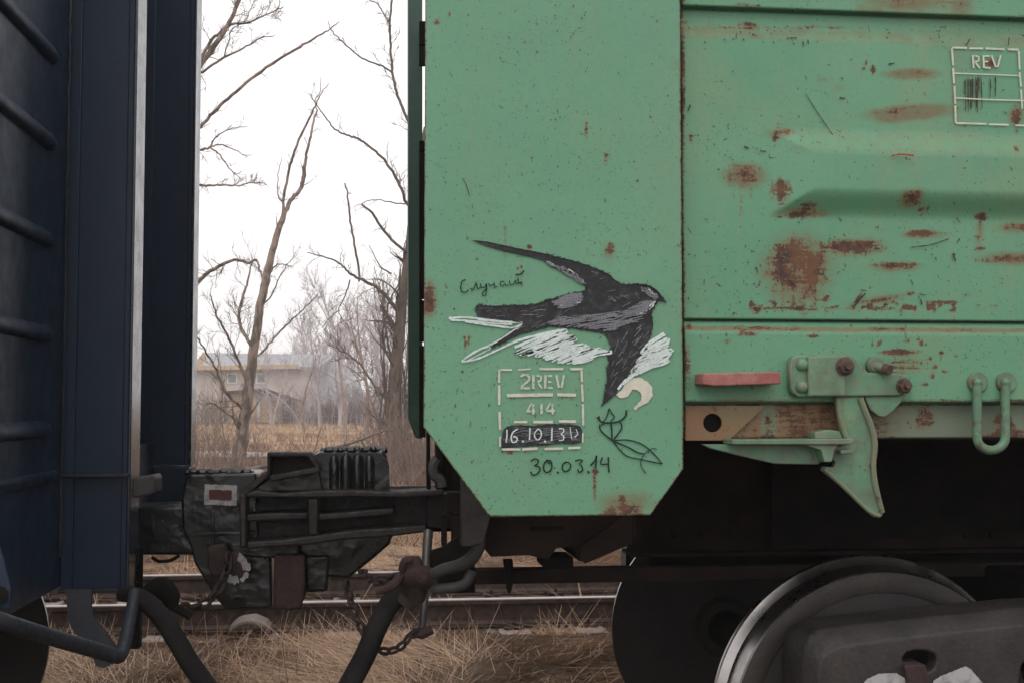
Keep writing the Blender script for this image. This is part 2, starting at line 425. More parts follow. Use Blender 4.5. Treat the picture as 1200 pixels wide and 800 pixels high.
def sleeper(x, Yc, zt, n):
    r = bpy.data.objects.get('railway_sleeper_proto')
    mb = MB(); w = .13
    pr = [(-w, -.18), (w, -.18), (w - .02, 0), (-w + .02, 0)]
    L = [(-1.35, .0), (-.95, .0), (-.25, -.035), (.25, -.035), (.95, 0), (1.35, 0)]
    vs, fs = [], []
    for y, dz in L:
        for px_, z in pr: vs.append((x + px_, Yc + y, zt + z + (dz if z == 0 else 0)))
    for i in range(len(L) - 1):
        for k in range(4): fs.append((i*4+k, i*4+(k+1) % 4, (i+1)*4+(k+1) % 4, (i+1)*4+k))
    fs += [(0,1,2,3), (23,22,21,20)]
    return mb.add(vs, fs)
sl0 = thing('railway_sleeper', (0, 9.56, -.06), 'pale concrete sleeper half buried in straw under the empty track', 'sleeper', 'sleepers of the empty track')
sleeper(0, 9.56, -.052, 0).build('beam', M['sleeper'], sl0, bevel=.012)
for yy in (8.80, 10.32):
    mb = MB()
    for s_ in (-1, 1):
        mb.box((-.07, yy + s_*.10 - .035, -.051), (.07, yy + s_*.10 + .035, -.035))
        mb.tube([(0, yy + s_*.10, -.036), (0, yy + s_*.10, .0)], .014, 8)
    mb.build('rail_clamp', M['rustbrown'], sl0, bevel=.004)
def copy_tree(o, parent=None, loc=None):
    c_ = o.copy(); COL.objects.link(c_); c_.parent = parent
    if loc is not None: c_.location = loc
    for ch in list(o.children): copy_tree(ch, c_)
    return c_
xx = -3.1; first = True
spots = []
while xx < 4.4:
    spots.append(xx + random.uniform(-.05, .05)); xx += .58
SLP = ['out of view behind the blue wagon', 'hidden behind the blue end wall', 'below the bottom corner of the blue post', 'between the blue post and the black coupler head', 'just left of the hanging brick-red coupler lock',
       'below the white ringed boss of the coupler', 'between the coupler lock and the hanging chain', 'directly behind the right brake hose', 'below the cut corner of the green plate', 'under the middle of the green corner plate', 'just left of the far wagon wheel', 'behind the far wagon wheel', 'behind the bogie of the green wagon', 'farthest right behind the bogie']
for i, x_ in enumerate(spots):
    o_ = sl0 if i == 0 else copy_tree(sl0)
    o_['label'] = 'pale concrete sleeper of the empty track, ' + SLP[min(len(SLP) - 1, max(0, i))]
    o_.location = (x_, 9.56 + random.uniform(-.03, .03), -.06 + random.uniform(-.02, .01)); o_.rotation_euler.z = random.uniform(-.03, .03)

#GREEN
# ================================================================== the green wagon
Y0 = 3.20                                            # plane of the corner plate
gw = thing('freight_wagon', (6.3, 4.78, 0), 'green rusty gondola wagon with a swallow drawn on its corner plate', 'wagon')

# corner plate
zb = V(660, 604, Y0).z; zl = V(497, 500, Y0).z; zr = V(801, 549, Y0).z; ztop = 3.25
xl = V(496.5, 500, Y0).x; xb0 = V(574, 605, Y0).x; xb1 = V(762, 604, Y0).x; xr = V(800.5, 500, Y0).x
zs_in = np.concatenate([np.arange(zb, zr, .0055), [zr], np.arange(zr + .004, zl, .0055), [zl], np.arange(zl + .004, 2.62, .0055), np.linspace(2.65, ztop, 16)])
zs_in = np.unique(np.round(zs_in, 6))
left = np.where(zs_in < zl, xb0 + (xl - xb0) * (zs_in - zb) / (zl - zb), xl)
right = np.where(zs_in < zr, xb1 + (xr - xb1) * (zs_in - zb) / (zr - zb), xr)
NU = 130
U = np.linspace(0, 1, NU)[None, :]
XX = left[:, None] * (1 - U) + right[:, None] * U; ZZ = np.repeat(zs_in[:, None], NU, 1)
PX, PY = pix(XX, Y0, ZZ)
YY = np.full_like(XX, Y0) + (fbm(XX + 5, ZZ + 5, 2.2, 11) - .5) * .006
rust = blobs(PX, PY, [(502,352,9,21,1.25),(715,293,6,9,.75),(711,185,4,7,.6),(733,596,22,11,.82),(729,584,6,7,.95),(737,598,7,8,1.0),(718,602,14,5,.8),
    (697,552,5,6,1.1),(676,555,2,2,.8),(684,409,4,4,.7),(597,529,6,4,.8),(620,290,3,4,.6),(512,26,5,4,.9),(526,17,2,4,.8),(606,316,2,3,.7),(611,333,2,5,.5),(622,291,2,3,.8),
    (687,152,1.7,15,1.0),(690,437,3,3,.5),(592,508,4,3,.4),(545,400,2.2,12,1.05,-6),(549,397,1.5,8,.95),(650,492,2,2,.6)])
rust = np.maximum(rust, drips(PX, PY, [(697,556,600,2.5,.6),(611,300,345,2,.45),(592,260,420,3,.25),(576,380,600,2,.2)]))
edge = np.minimum(np.minimum((XX - left[:, None]), (right[:, None] - XX)), (ZZ - zb)) / .0022
rust = np.maximum(rust, .62 * np.clip(1.6 - edge / 1.6, 0, 1) * (.55 + .8 * fbm(XX + 3, ZZ + 2, 9, 4)))
stain = blobs(PX, PY, [(715,296,12,14,.5),(735,590,48,20,.7),(502,352,14,30,.75),(795,75,25,12,.35),(697,570,6,30,.35),(745,88,25,6,.15)])
stain = np.maximum(stain, .5 * np.clip(1 - edge / 9, 0, 1) * (fbm(XX, ZZ, 6, 8)))
corner = grid_object('corner_plate', XX, YY, ZZ, rust, stain, M['green'], gw, .008, 'flat green end plate with cut lower corners, carrying the swallow drawing')

# side panel, rails and bottom chord: one pressed profile by height
YS = 3.262
def zp(py, px=1000, Y=YS): return V(px, py, Y).z
def panel(name, py0, py1, hfun, rl, sl_, dl, mat, x_left=798.5, Y=YS, label=None, extra=None, thick=.008):
    z1, z0 = (zp(py0, 1000, Y) if isinstance(py0, (int, float)) else py0[0]), zp(py1, 1000, Y)
    x0 = V(x_left, 300, Y).x; xin = V(1225, 300, Y).x
    xs_ = np.concatenate([np.arange(x0, xin, .0062), np.linspace(xin, 12.2, 60)])
    zmax = min(z1, 2.66)
    zs_ = np.arange(z0, zmax, .0058) if z1 > zmax else np.linspace(z0, z1, max(6, int((z1 - z0) / .0052)))
    if z1 > zmax: zs_ = np.concatenate([zs_, np.linspace(zmax, z1, 12)])
    XX, ZZ = np.meshgrid(xs_, zs_)
    PX, PY = pix(XX, Y, ZZ)
    # level pixel row: what row this height has at px 1000
    a_, b_ = pix(np.full_like(ZZ, V(1000, 300, Y).x), Y, ZZ); LV = b_
    YY = Y - hfun(PX, LV) + (fbm(XX + 2, ZZ + 9, 1.3, 21) - .5) * .008
    rust = np.maximum(blobs(PX, PY, rl), drips(PX, PY, dl)); stain = blobs(PX, PY, sl_)
    rnd = fbm(XX * 3, ZZ * 9, 1.6, 31)
    far = PX > 1240
    rust = np.where(far, np.maximum(rust, (rnd - .55) * 4), rust)
    if extra: rust, stain = extra(PX, LV, XX, ZZ, rust, stain)
    seam = np.clip(1 - (PX - x_left) / 4, 0, 1)
    rust = np.maximum(rust, seam * (.4 + .7 * fbm(XX * 8, ZZ * 4, 1, 12)))
    return grid_object(name, XX, YY, ZZ, rust, stain, mat, gw, thick, label)

def h_panel(px, lv):
    h = .016 * sstep(lv, 36, 52)                                    # ledge at the top
    b = np.minimum(np.minimum(sstep(lv, 153, 186), 1 - sstep(lv, 224, 258)), sstep(px, 896, 950))
    # slanting shoulder at the lower left
    d = np.clip((px - 905 - (lv - 224) * .2) / 40, 0, 1)
    b = np.minimum(b, sstep(px - 890, 0, 60))
    return h + .036 * b
rl = [(868,207,27,15,.50),(880,210,8,12,.62),(911,226,11,17,1.05),(936,253,34,5,.8,-4),(944,246,14,7,.85),(932,300,30,22,.92),(944,314,22,36,.98),(914,316,20,26,.92),(922,296,22,14,.85),(930,326,36,20,.78),
      (990,291,42,10,.98),(1010,288,22,8,1.05),(1062,235,13,9,.85),(1066,232,6,8,1.0),(1074,247,6,3,.8),(1082,246,4,3,1.0),(1080,275,27,4.5,.98),(1145,254,8,4,1.2),(1150,257,6,4,1.0),
      (1047,312,30,5,.9),(1028,352,36,3.5,.85,-9),(1064,345,5,4,.9),(1182,304,40,5,.92,-4),(1146,293,7,5,.7),(1142,280,4,6,.6),(1192,267,24,7,.7),
      (1187,140,7,10,1.1),(1157,77,7,6,1.0),(1106,355,21,2.2,1.1),(1115,358,4,7,.9),(1090,358,4,5,.9),(930,362,54,3.2,.78),(1020,362,36,3.2,.66),(966,350,5,4,.8),
      (915,157,16,4.5,.72),(906,163,5,8,.55),(808,163,4,6,.85),(1020,84,4,6,.8),(1010,80,3,10,.6,20),(1064,88,28,5,.45),(1055,133,44,7,.48),
      (1002,352,3,10,1.0,35),(1042,284,20,1.5,.0),(884,363,7,6,.9),(880,358,5,6,.9),(910,150,3,10,.4),(966,96,14,2.5,.5),(1182,178,3,5,.7),(960,33,60,2.5,.5),(1100,58,30,2,.4),(870,33,40,3,.6)]
sl2 = [(870,208,32,18,.9),(932,318,50,50,.95),(995,291,50,14,.7),(1065,89,38,8,1.0),(1065,134,62,11,1.15,-4),(1040,138,30,10,1.0),(1060,236,18,14,.7),(1080,276,34,7,.7),(1047,314,38,8,.75),
       (1030,352,46,8,.6,-8),(1182,304,48,10,.85),(1190,268,32,9,.7),(1187,138,12,16,.8),(1157,78,12,10,.7),(912,158,22,9,.7),(980,104,14,10,.35),(940,251,44,9,.7),(1145,275,8,30,.5),
       (1120,40,300,7,.35),(950,40,150,7,.5),(1080,168,180,12,.28),(1178,240,8,8,.3),(1130,345,12,7,.35)]
dl = [(866,205,262,3,.6),(878,205,240,3,.55),(858,205,245,2.5,.5),(915,325,372,4,.75),(927,325,372,4,.85),(940,325,375,4,.9),(952,325,368,4,.8),(904,320,350,4,.75),(962,315,352,4,.7),
      (1187,140,178,2,.7),(1146,256,292,2,.45),(1081,248,272,1.2,.5),(945,240,262,2.5,.55),(911,235,262,2,.4),(1115,356,388,2,.6),(1020,84,104,2,.4)]
def xtra(px, lv, X, Z, rust, stain):
    n = fbm(X, Z, 14, 41)
    rust = np.maximum(rust, .85 * np.clip((n - .52) * 5, 0, 1) * np.clip(1 - np.abs(lv - 33) / 5, 0, 1))
    rust = np.maximum(rust, 1.0 * np.clip((fbm(X, Z, 55, 42) - .50) * 5, 0, 1) * np.clip(1.2 - np.abs(lv - 359) / 8, 0, 1) * (sstep(px, 868, 885) * (1 - sstep(px, 1110, 1125)) * .95 + .25))
    pass
    stain = np.maximum(stain, .50 * sstep(lv, 34, 38) * (1 - sstep(lv, 50, 56)) * (.6 + .8 * n))
    stain = np.maximum(stain, .34 * sstep(px, 900, 940) * sstep(lv, 150, 158) * (1 - sstep(lv, 180, 190)))
    return rust, stain
side = panel('side_panel', 19, 375.5, h_panel, rl, sl2, dl, M['green_side'], extra=xtra, label='rust-stained green side panel with a long pressed swage')
def h_top(px, lv): return .024 + 0 * lv
def xt2(px, lv, X, Z, rust, stain):
    n = fbm(X * 1.0, Z * 2, 8, 44)
    stain = np.maximum(stain, .9 * np.clip((n - .35) * 4, 0, 1) * sstep(px, 985, 1010) * (1 - sstep(px, 1120, 1150)))
    rust = np.maximum(rust, .7 * np.clip((n - .5) * 5, 0, 1) * np.clip(1 - np.abs(lv - 15) / 4, 0, 1))
    return rust, stain
panel('top_chord', (zp(-8),), 17, h_top, [(1050,2,26,14,.5),(1110,8,20,8,.5)], [(1060,5,70,18,.8)], [], M['green_side'], extra=xt2)
panel('upper_side_panel', (3.25,), -9.5, lambda p, l: 0.012 + 0 * l, [(1040,-40,20,12,.7)], [], [], M['green_side'])
def h_chord(px, lv): return .006 + .020 * sstep(lv, 380, 392)
def xt3(px, lv, X, Z, rust, stain):
    n = fbm(X, Z, 10, 47)
    rust = np.maximum(rust, .95 * np.clip((n - .36) * 4, 0, 1) * np.clip(1.1 - np.abs(lv - 386) / 4.0, 0, 1) * .75)
    stain = np.maximum(stain, .8 * np.clip(1.2 - np.abs(lv - 387) / 5, 0, 1))
    rust = np.maximum(rust, .8 * np.clip(1 - np.abs(lv - 469) / 2.5, 0, 1) * n * 1.4)
    return rust, stain
panel('bottom_chord', 378.5, 470.5, h_chord,
      [(872,392,14,4,.8),(850,400,6,5,.6),(950,394,9,3,.95),(1050,413,27,4,1.05),(1056,424,30,3,.85),(1056,431,30,2.4,.8),(1050,437,26,2,.75),(1085,420,4,3,.9),(1092,430,5,3,.9),(1098,414,4,3,.8),(1075,402,3,4,.9),
       (1060,400,3,4,.8),(1088,440,4,4,.8),(1102,436,5,3,.7),(1026,403,2.5,5,.9,25),(1080,450,4,4,.7),(1076,450,3,5,.6),(1115,417,3,3,.8),(803,430,4,30,.7),(806,385,4,8,.8)],
      [(1056,424,44,20,.4),(866,470,60,8,.5)], [], M['green_side'], extra=xt3)

# sill angle under the chord
def xt4(px, lv, X, Z, rust, stain):
    n = fbm(X, Z, 5, 51)
    k = 1 - sstep(px, 985, 1045)
    gp = ((px > 893) & (px < 912)) * .5
    rust = np.maximum(rust, .30 * k - gp + (n - .5) * .5)
    rust = np.maximum(rust, np.clip((fbm(X, Z, 16, 52) - .52) * 4, 0, .8))
    rust = np.maximum(rust, .75 * np.clip((n - .47) * 4, 0, 1) * .8)
    stain = np.maximum(np.maximum(stain, k * 1.0 - gp * 1.6), .12 + .3 * n)
    rust = np.maximum(rust, .8 * np.clip(1.2 - (lv - 472) / 3, 0, 1))
    return rust, stain
panel('side_sill', 473, 513, lambda p, l: -.012 + 0 * l, [], [], [], M['green_sill'], extra=xt4, Y=YS, label='rusty brown sill angle under the chord')
mb = MB(); zsb = zp(513); mb.box((V(803,500,YS).x, YS + .02, zsb - .006), (12.2, YS + .11, zsb + .004)); mb.build('sill_flange', M['under'], gw)

def rings(n, c, r, ph=0): return [(c[0] + r * math.cos(ph + 2*math.pi*i/n), c[1] + r * math.sin(ph + 2*math.pi*i/n)) for i in range(n)]
def plate_hole(outer, hole, Yf, thick, name, mat, parent, bevel=.002):
    bm = bmesh.new(); es = []
    for loop in (outer, hole):
        vs = [bm.verts.new(V(x, y, Yf)) for x, y in loop]
        es += [bm.edges.new((vs[i], vs[(i+1) % len(vs)])) for i in range(len(vs))]
    bmesh.ops.triangle_fill(bm, edges=es, use_beauty=True)
    bmesh.ops.recalc_face_normals(bm, faces=bm.faces)
    if bm.faces[:] and bm.faces[:][0].normal.y > 0: bmesh.ops.reverse_faces(bm, faces=bm.faces)
    mb = MB(); bm.verts.index_update()
    mb.v = [tuple(v.co) for v in bm.verts]; mb.f = [tuple(v.index for v in f.verts) for f in bm.faces]; bm.free()
    o = mb.build(name, mat, parent)
    m = o.modifiers.new('solid', 'SOLIDIFY'); m.thickness = thick; m.offset = 0
    return o
plate_hole([(803,475),(897,475),(853,515.5),(803,515.5)], rings(24, (834.5, 495), 11), 3.263, .008, 'gusset_plate', M['rustorange'], gw)['label'] = 'orange rusty gusset with a round hole'
MB().lathe_y(V(834.5,495,3.272), [(.0275, 0), (.0275, .06)], 24).build('gusset_hole_dark', M['under_black'], gw, smooth=True)  # closed black cylinder behind the hole; its shaded depth is painted

# T-shaped support bracket
br = MB().prism([(822,520),(968,520),(963,541),(958,544),(908,543),(868,534),(832,525)], 3.215, 3.225).build('support_bracket', M['green_part'], gw, bevel=.003)
mb = MB(); mb.prism([(858,514.5),(1000,513.5),(1001,518),(996,520.5),(858,520.5)], 3.16, 3.25)
mb.prism([(955,506),(972,503),(984,505),(988,514),(955,514)], 3.18, 3.24)
mb.prism([(937,519),(985,519),(979,526),(975,541),(966,541),(962,527)], 3.17, 3.24)
mb.prism([(985,527),(1000,526),(999,531),(986,532)], 3.17, 3.2)
mb.build('bracket_flange', M['green_part'], br, bevel=.003)

# latch bracket, bolts, hook and cam
lb = MB().prism([(933,416),(994,414.5),(1002,418),(1009,428),(1017,436),(1052,437),(1064,440),(1070,449),(1067,458),(1055,463.5),(936,465),(929,461),(926,454),(926,424),(929,418)], 3.205, 3.237).build('latch_bracket', M['green_part'], gw, bevel=.005, label='green riveted latch bracket')
mb = MB().prism([(947,417),(992,415.5),(992,464),(947,464.5)], 3.192, 3.2045); mb.build('bracket_step', M['green_part'], lb, bevel=.006)
def rivet(p, r, name, mat, parent, hexn=False, rise=.016):
    mb = MB()
    if hexn:
        mb.lathe_y((p.x, p.y, p.z), [(r*1.15, 0), (r*1.15, -.004)], 24)
        mb.lathe_y((p.x, p.y - .0042, p.z), [(r, 0), (r, -.012), (r*.9, -.015)], 6)
        mb.lathe_y((p.x, p.y - .019, p.z), [(r*.5, 0), (r*.5, -.012), (r*.42, -.016)], 12)
    else:
        mb.lathe_y((p.x, p.y, p.z), [(r, 0), (r*.95, -rise*.4), (r*.7, -rise*.8), (r*.35, -rise), (.0005, -rise*1.04)], 20)
    return mb.build(name, mat, parent, smooth=True)
for q in ((939.5,427),(939.5,453)): rivet(V(*q, 3.2045), .017, 'rivet', M['green_part'], lb)
rivet(V(990,429,3.190), .0215, 'nut', M['nut'], lb, True)
rivet(V(1059,452,3.2045), .0185, 'nut', M['nut'], lb, True)
hk = MB().prism([(979,464),(1010,464),(1019,490),(1026.5,515),(1024,557),(1036,598),(1034,605),(1026,606),(1019,600),(988,570),(964,551),(966,546),(977,547),(979,541),(970,532),(974,524),(990,520),(984,492)], 3.214, 3.236)
hk = hk.build('latch_hook', M['green_part'], gw, bevel=.003, label='green curved drop latch hook with rusty edges')
mb = MB()
mb.tube([V(1008,466,3.212),V(1014,482,3.212),V(1021,500,3.212),V(1025,520,3.212),V(1023,545,3.212),V(1026,570,3.212),V(1034,600,3.212)], [.009]*6+[.007], 8, smooth=4)
mb.tube([V(966,549,3.213),V(990,571,3.213),V(1018,598,3.213),V(1031,604,3.213)], .006, 8, smooth=4)
mb.tube([V(982,466,3.213),V(985,490,3.213),V(993,518,3.213)], .008, 8, smooth=4)
mb.build('hook_rim', M['green_edge'], hk, smooth=True)
MB().prism([(1013,464),(1063,462),(1055,473),(1048,481),(1038,489),(1030,488),(1020,480)], 3.216, 3.234).build('latch_cam', M['green_part'], gw, bevel=.004)
mb = MB(); mb.lathe_y(V(1023,428,3.238), [(.024, 0), (.024, -.02), (.018, -.028)], 20)
mb.tube([V(1023,428,3.225), V(1034,431,3.20), V(1042,433,3.185)], [.015,.0125,.012], 14)
mb.build('pin_boss', M['green_part'], gw, smooth=True)
MB().tube([V(1036,431.5,3.195), V(1043,433.5,3.18)], [.0145,.0145], 14).build('pin', M['nut'], gw, smooth=True)

# red block and rope loop
mb = MB(); mb.prism([(824,437),(913,435.5),(915,438),(915,449.5),(836,452),(823,450)], 3.155, 3.236)
blk = mb.build('step_block', M['pinkred'], gw, bevel=.004, label='faded red block bolted to the bottom chord')
lp = MB(); Ya = 3.222
arc = [V(1161.5 + 16.5*math.cos(a), 512 + 15*math.sin(a), Ya) for a in np.linspace(math.pi, 0, 13)]
lp.tube([V(1145,450,Ya), V(1145,480,Ya)] + arc + [V(1178,480,Ya), V(1178,450,Ya)], .0125, 12)
loop = lp.build('rope_loop', M['green_part'], gw, smooth=True, label='green U-shaped rope eye hanging from two rivets')
for x_ in (1144.5, 1178):
    MB().lathe_y(V(x_, 448, 3.238), [(.029, 0), (.029, -.008), (.026, -.012), (.0005,-.012)], 28).build('loop_eye', M['green_part'], loop, smooth=True)
    rivet(V(x_, 448, 3.2255), .0135, 'rivet', M['green_part'], loop, rise=.014)

# body shell
mb = MB(); mb.box((V(780,300,YS).x, YS + .028, zsb + .07), (12.2, YS + .033, 3.2)); mb.build('side_backing', M['green_side'], gw)  # backing sheet added to stop sky light in the panel gaps
mb = MB(); X0 = .30
mb.box((X0, 3.30, zsb + .01), (12.2, 6.28, zsb + .06)); mb.build('wagon_floor', M['under'], gw)
mb = MB(); mb.box((X0, 3.29, 1.46), (X0 + .02, 6.27, 3.2)); mb.build('end_wall', M['green_dark'], gw)
mb = MB(); mb.box((X0 + .02, 6.27, 1.2), (12.2, 6.29, 3.2)); mb.build('far_side_wall', M['green_dark'], gw)
mb = MB(); mb.box((12.2, 3.29, 1.46), (12.22, 6.27, 3.2)); mb.build('end_wall', M['green_dark'], gw)
# end post standing at the far side of the end wall: seen past the edge of the corner plate
e0, e1 = V(478.5, 490, 6.1), V(492.5, 513, 6.1)
mb = MB(); zt_ = V(478, -60, 6.1).z
P = [(478.5,-120),(495,-120),(495,514),(487.5,513),(478.5,490)]
mb.prism(P, 6.1, 6.26); mb.build('end_post', M['green_dark'], gw, bevel=.006)
mb = MB()
for a_, b_ in ((25,52),(54,75),(165,176),(178,350),(352,400),(405,512)):
    mb.prism([(491.5,a_),(499,a_),(499,b_),(491.5,b_)], 6.0, 6.05)
mb.build_each('post_stiffener', M['under_black'], gw)

# end underframe seen below the cut corner
mb = MB()
mb.prism([(500,506),(504,504),(505,573),(500,573)], 4.35, 4.4)
mb.prism([(511,480),(520,480),(520,573),(511,573)], 4.2, 4.3)
mb.prism([(519,500),(600,500),(600,576),(519,574)], 4.25, 4.3)
mb.build_each('end_upright', M['under_black'], gw, bevel=.003)
MB().tube([V(513,537,4.15),V(508,545,4.15),V(509,556,4.15),V(516,562,4.15),V(518,570,4.15)], .018, 8, smooth=3).build('pipe_bend', M['pipe'], gw, smooth=True)
mb = MB()
mb.prism([(541,560),(600,560),(600,606),(575,606),(567,636),(552,640),(541,640)], 3.74, 3.80)
mb.build('end_gusset', M['castgrey'], gw, bevel=.004)
mb = MB()
mb.prism([(555,600),(745,600),(748,628),(694,636),(684,657),(678,657),(672,640),(652,642),(642,656),(620,650),(575,652),(566,640)], 3.82, 4.3)
mb.build('end_sill', M['under'], gw, bevel=.004)
MB().prism([(622,616),(662,616),(660,621),(620,621)], 3.812, 3.819).build('sill_slot_shade', M['under_black'], gw)  # near-black strip on the sill face; the slot's shade is painted, not cut
mb = MB(); mb.prism([(680,640),(742,596),(742,636),(686,660),(680,655)], 3.70, 3.72); mb.build('sill_gusset', M['under'], gw, bevel=.003)
mb = MB()
zc0 = V(1000, 646, 4.5).z
mb.box((V(735,640,4.5).x, 4.5, zc0 + .012), (12.2, 4.512, zsb + .005)); mb.box((V(735,640,4.5).x, 5.05, zc0 + .012), (12.2, 5.062, zsb + .005))
mb.box((V(735,640,4.5).x, 4.42, zc0), (12.2, 4.6, zc0 + .0115)); mb.box((V(735,640,4.5).x, 4.96, zc0), (12.2, 5.14, zc0 + .0115))
cs = mb.build('centre_sill', M['under'], gw)
mb = MB()
for i in range(14):
    for zz in (603, 612)[:1]: 
        p = V(760 + i * 31, 626, 4.497); mb.lathe_y((p.x, 4.4995, p.z), [(.014,0),(.012,-.008),(.004,-.012)], 10)
mb.build_each('rivet', M['under'], cs, smooth=True)
mb = MB(); zz0, zz1 = V(900, 679, 4.1).z, V(900, 662, 4.1).z
mb.box((V(557,660,4.1).x, 4.1, zz0), (12.2, 4.16, zz1)); mb.build('brake_beam', M['under'], gw, bevel=.004)
mb = MB()
mb.prism([(590,655),(601,655),(602,676),(600,690),(597,696),(594,690),(593,676)], 4.0, 4.03)
mb.prism([(636,652),(672,652),(672,664),(636,664)], 3.95, 4.1)
mb.build_each('brake_hanger', M['under_black'], gw, bevel=.003)
# black sheet added under the floor: keeps the space above the bogie dark
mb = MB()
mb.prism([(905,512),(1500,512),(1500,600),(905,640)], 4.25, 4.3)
mb.build('bogie_shade_sheet', M['under_black'], gw)

mb = MB(); mb.box((V(760,640,5.3).x, 5.3, V(900,672,5.3).z), (12.2, 5.34, V(900,630,5.3).z)); mb.build('gap_cover_box', M['under_black'], gw)  # box added to cover the bright gap above the brake beam
# wheelsets
def wheelset(parent, cx, nm='wheelset'):
    zc = .503
    for s_, yc in ((1, 3.80), (-1, 5.40)):
        # s_=1: outer side faces the camera
        c = (cx, yc, zc)
        rim = [(.505,.0),(.507,-.010),(.503,-.022),(.490,-.030),(.4785,-.040),(.476,-.06),(.471,-.128),(.466,-.134)]
        face = [(.466,-.134),(.462,-.1345),(.405,-.1345),(.395,-.12),(.385,-.095),(.30,-.075),(.19,-.085),(.14,-.12),(.13,-.15),(.0005,-.15)]
        back = [(.505,0),(.42,.001),(.40,-.015),(.38,-.04),(.2,-.035),(.14,-.01),(.12,.03),(.0005,.03)]
        w_ = MB().lathe_y(c, [(r, y * s_) for r, y in face], 96).build('wheel', M['wheelweb'], parent, smooth=True)
        MB().lathe_y(c, [(r, y * s_) for r, y in back], 96).build('wheel_back', M['wheelweb'], w_, smooth=True)
        # worn bright tread band and darker rim face
        MB2 = MB(); n = 96
        MB2.lathe_y(c, [(r, y * s_) for r, y in rim], n)
        MB2.f = [f for f in MB2.f if len(f) == 4]
        MB2.build('tread', M['tread'], w_, smooth=True)
        R2 = MB(); R2.lathe_y((c[0], c[1], c[2]), [(.467,-.1352*s_),(.460,-.1395*s_),(.412,-.1395*s_),(.404,-.1352*s_)], n); R2.f = [f for f in R2.f if len(f) == 4]
        R2.build('rim_face', M['wheelsteel'], w_, smooth=True)
    MB().tube([(cx, 3.56, zc), (cx, 5.9, zc)], .08, 20).build('axle', M['under_black'], parent, smooth=True)
cxg = V(1016, 832, 3.80).x
wheelset(gw, cxg); wheelset(gw, cxg + 1.85)
# cast side frames
def side_frame(parent, cx, Yf, Yb, s_=1):
    outer = [(943,870),(943,775),(945,758),(952,746),(963,739),(985,735),(1060,727),(1150,718),(1210,712),(1300,708),(1500,708),(1600,712),(1760,735),(1785,739),(1800,748),(1807,765),(1808,870),(1700,885),(1640,1010),(1100,1010),(1060,885)]
    inner = [(959,860),(959,790),(962,776),(970,765),(981,759),(996,756),(1062,747),(1151,737),(1210,731),(1300,727),(1500,727),(1600,731),(1752,752),(1768,757),(1780,765),(1788,780),(1790,858),(1690,872),(1630,990),(1112,990),(1072,872)]
    h1 = [(1058,770),(1063,764),(1073,762),(1088,762),(1096,766),(1098,775),(1094,784),(1086,788),(1066,788),(1059,780)]
    h2 = [(1194,800),(1198,778),(1214,765),(1560,765),(1580,780),(1560,900),(1240,900)]
    Yface = Yf - .05 * s_
    PO = [V(x, y, 3.44) for x, y in outer]; PI = [V(x, y, 3.42) for x, y in inner]
    bm = bmesh.new(); es = []
    for loop in (PI, [V(x, y, 3.42) for x, y in h1], [V(x, y, 3.42) for x, y in h2]):
        vs = [bm.verts.new((p.x, Yface, p.z)) for p in loop]; es += [bm.edges.new((vs[i], vs[(i+1) % len(vs)])) for i in range(len(vs))]
    bmesh.ops.triangle_fill(bm, edges=es, use_beauty=True); bm.verts.index_update()
    mb = MB(); mb.v = [tuple(v.co) for v in bm.verts]; mb.f = [tuple(v.index for v in f.verts) for f in bm.faces]; bm.free()
    n = len(outer); c0_ = len(mb.v)
    mb.v += [(p.x, Yf, p.z) for p in PO] + [(p.x, Yb, p.z) for p in PO]
    for i in range(n):
        j = (i + 1) % n
        mb.f += [(i, j, c0_ + j, c0_ + i), (c0_ + i, c0_ + j, c0_ + n + j, c0_ + n + i)]
    # depth of the two windows
    k0 = n
    for cnt in (len(h1), len(h2)):
        q0 = len(mb.v); mb.v += [(mb.v[k0+i][0], mb.v[k0+i][1] + .05 * s_, mb.v[k0+i][2]) for i in range(cnt)]
        for i in range(cnt): mb.f.append((k0 + i, k0 + (i+1) % cnt, q0 + (i+1) % cnt, q0 + i))
        k0 += cnt
    o = mb.build('side_frame', M['castgrey'], parent, smooth=True, angle=60)
    b = o.modifiers.new('bevel', 'BEVEL'); b.width = .009; b.segments = 3; b.limit_method = 'ANGLE'; b.angle_limit = math.radians(25)
    return o

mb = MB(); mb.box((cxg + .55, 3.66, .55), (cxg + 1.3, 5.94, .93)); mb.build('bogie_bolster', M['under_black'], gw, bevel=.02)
sf = side_frame(gw, cxg, 3.47, 3.62)
side_frame(gw, cxg, 6.09, 5.96, -1)
def smear(pts, Yf, name, mat, parent, label=None, seed=1, n=40, jit=.5):
    """patch of paint with an uneven edge, laid on a face"""
    r = random.Random(seed); P = []
    for i in range(len(pts)):
        a, b = pts[i], pts[(i+1) % len(pts)]
        d = math.hypot(b[0]-a[0], b[1]-a[1]); k = max(1, int(d / 2.0))
        for j in range(k):
            t_ = j / k; P.append((a[0]+(b[0]-a[0])*t_ + r.uniform(-jit,jit), a[1]+(b[1]-a[1])*t_ + r.uniform(-jit,jit)))
    mb = MB(); mb.v = [tuple(V(x, y, Yf)) for x, y in P]; mb.f = [tuple(range(len(P)))]
    co, _, fc, _, _, _ = delaunay_2d_cdt([Vector(q) for q in P], [], [list(range(len(P)))], 1, 1e-4)
    mb.v = [tuple(V(q.x, q.y, Yf)) for q in co]; mb.f = [tuple(f) for f in fc]
    return mb.build(name, mat, parent, label=label)
smear([(1008,806),(1016,795),(1030,789),(1050,788),(1062,795),(1064,806)], 3.4165, 'paint_mark', M['white'], sf, 'white painted patch')
smear([(1094,797),(1104,791),(1132,780),(1138,784),(1152,800),(1160,812),(1094,812)], 3.4165, 'paint_mark', M['white'], sf, 'white painted patch')
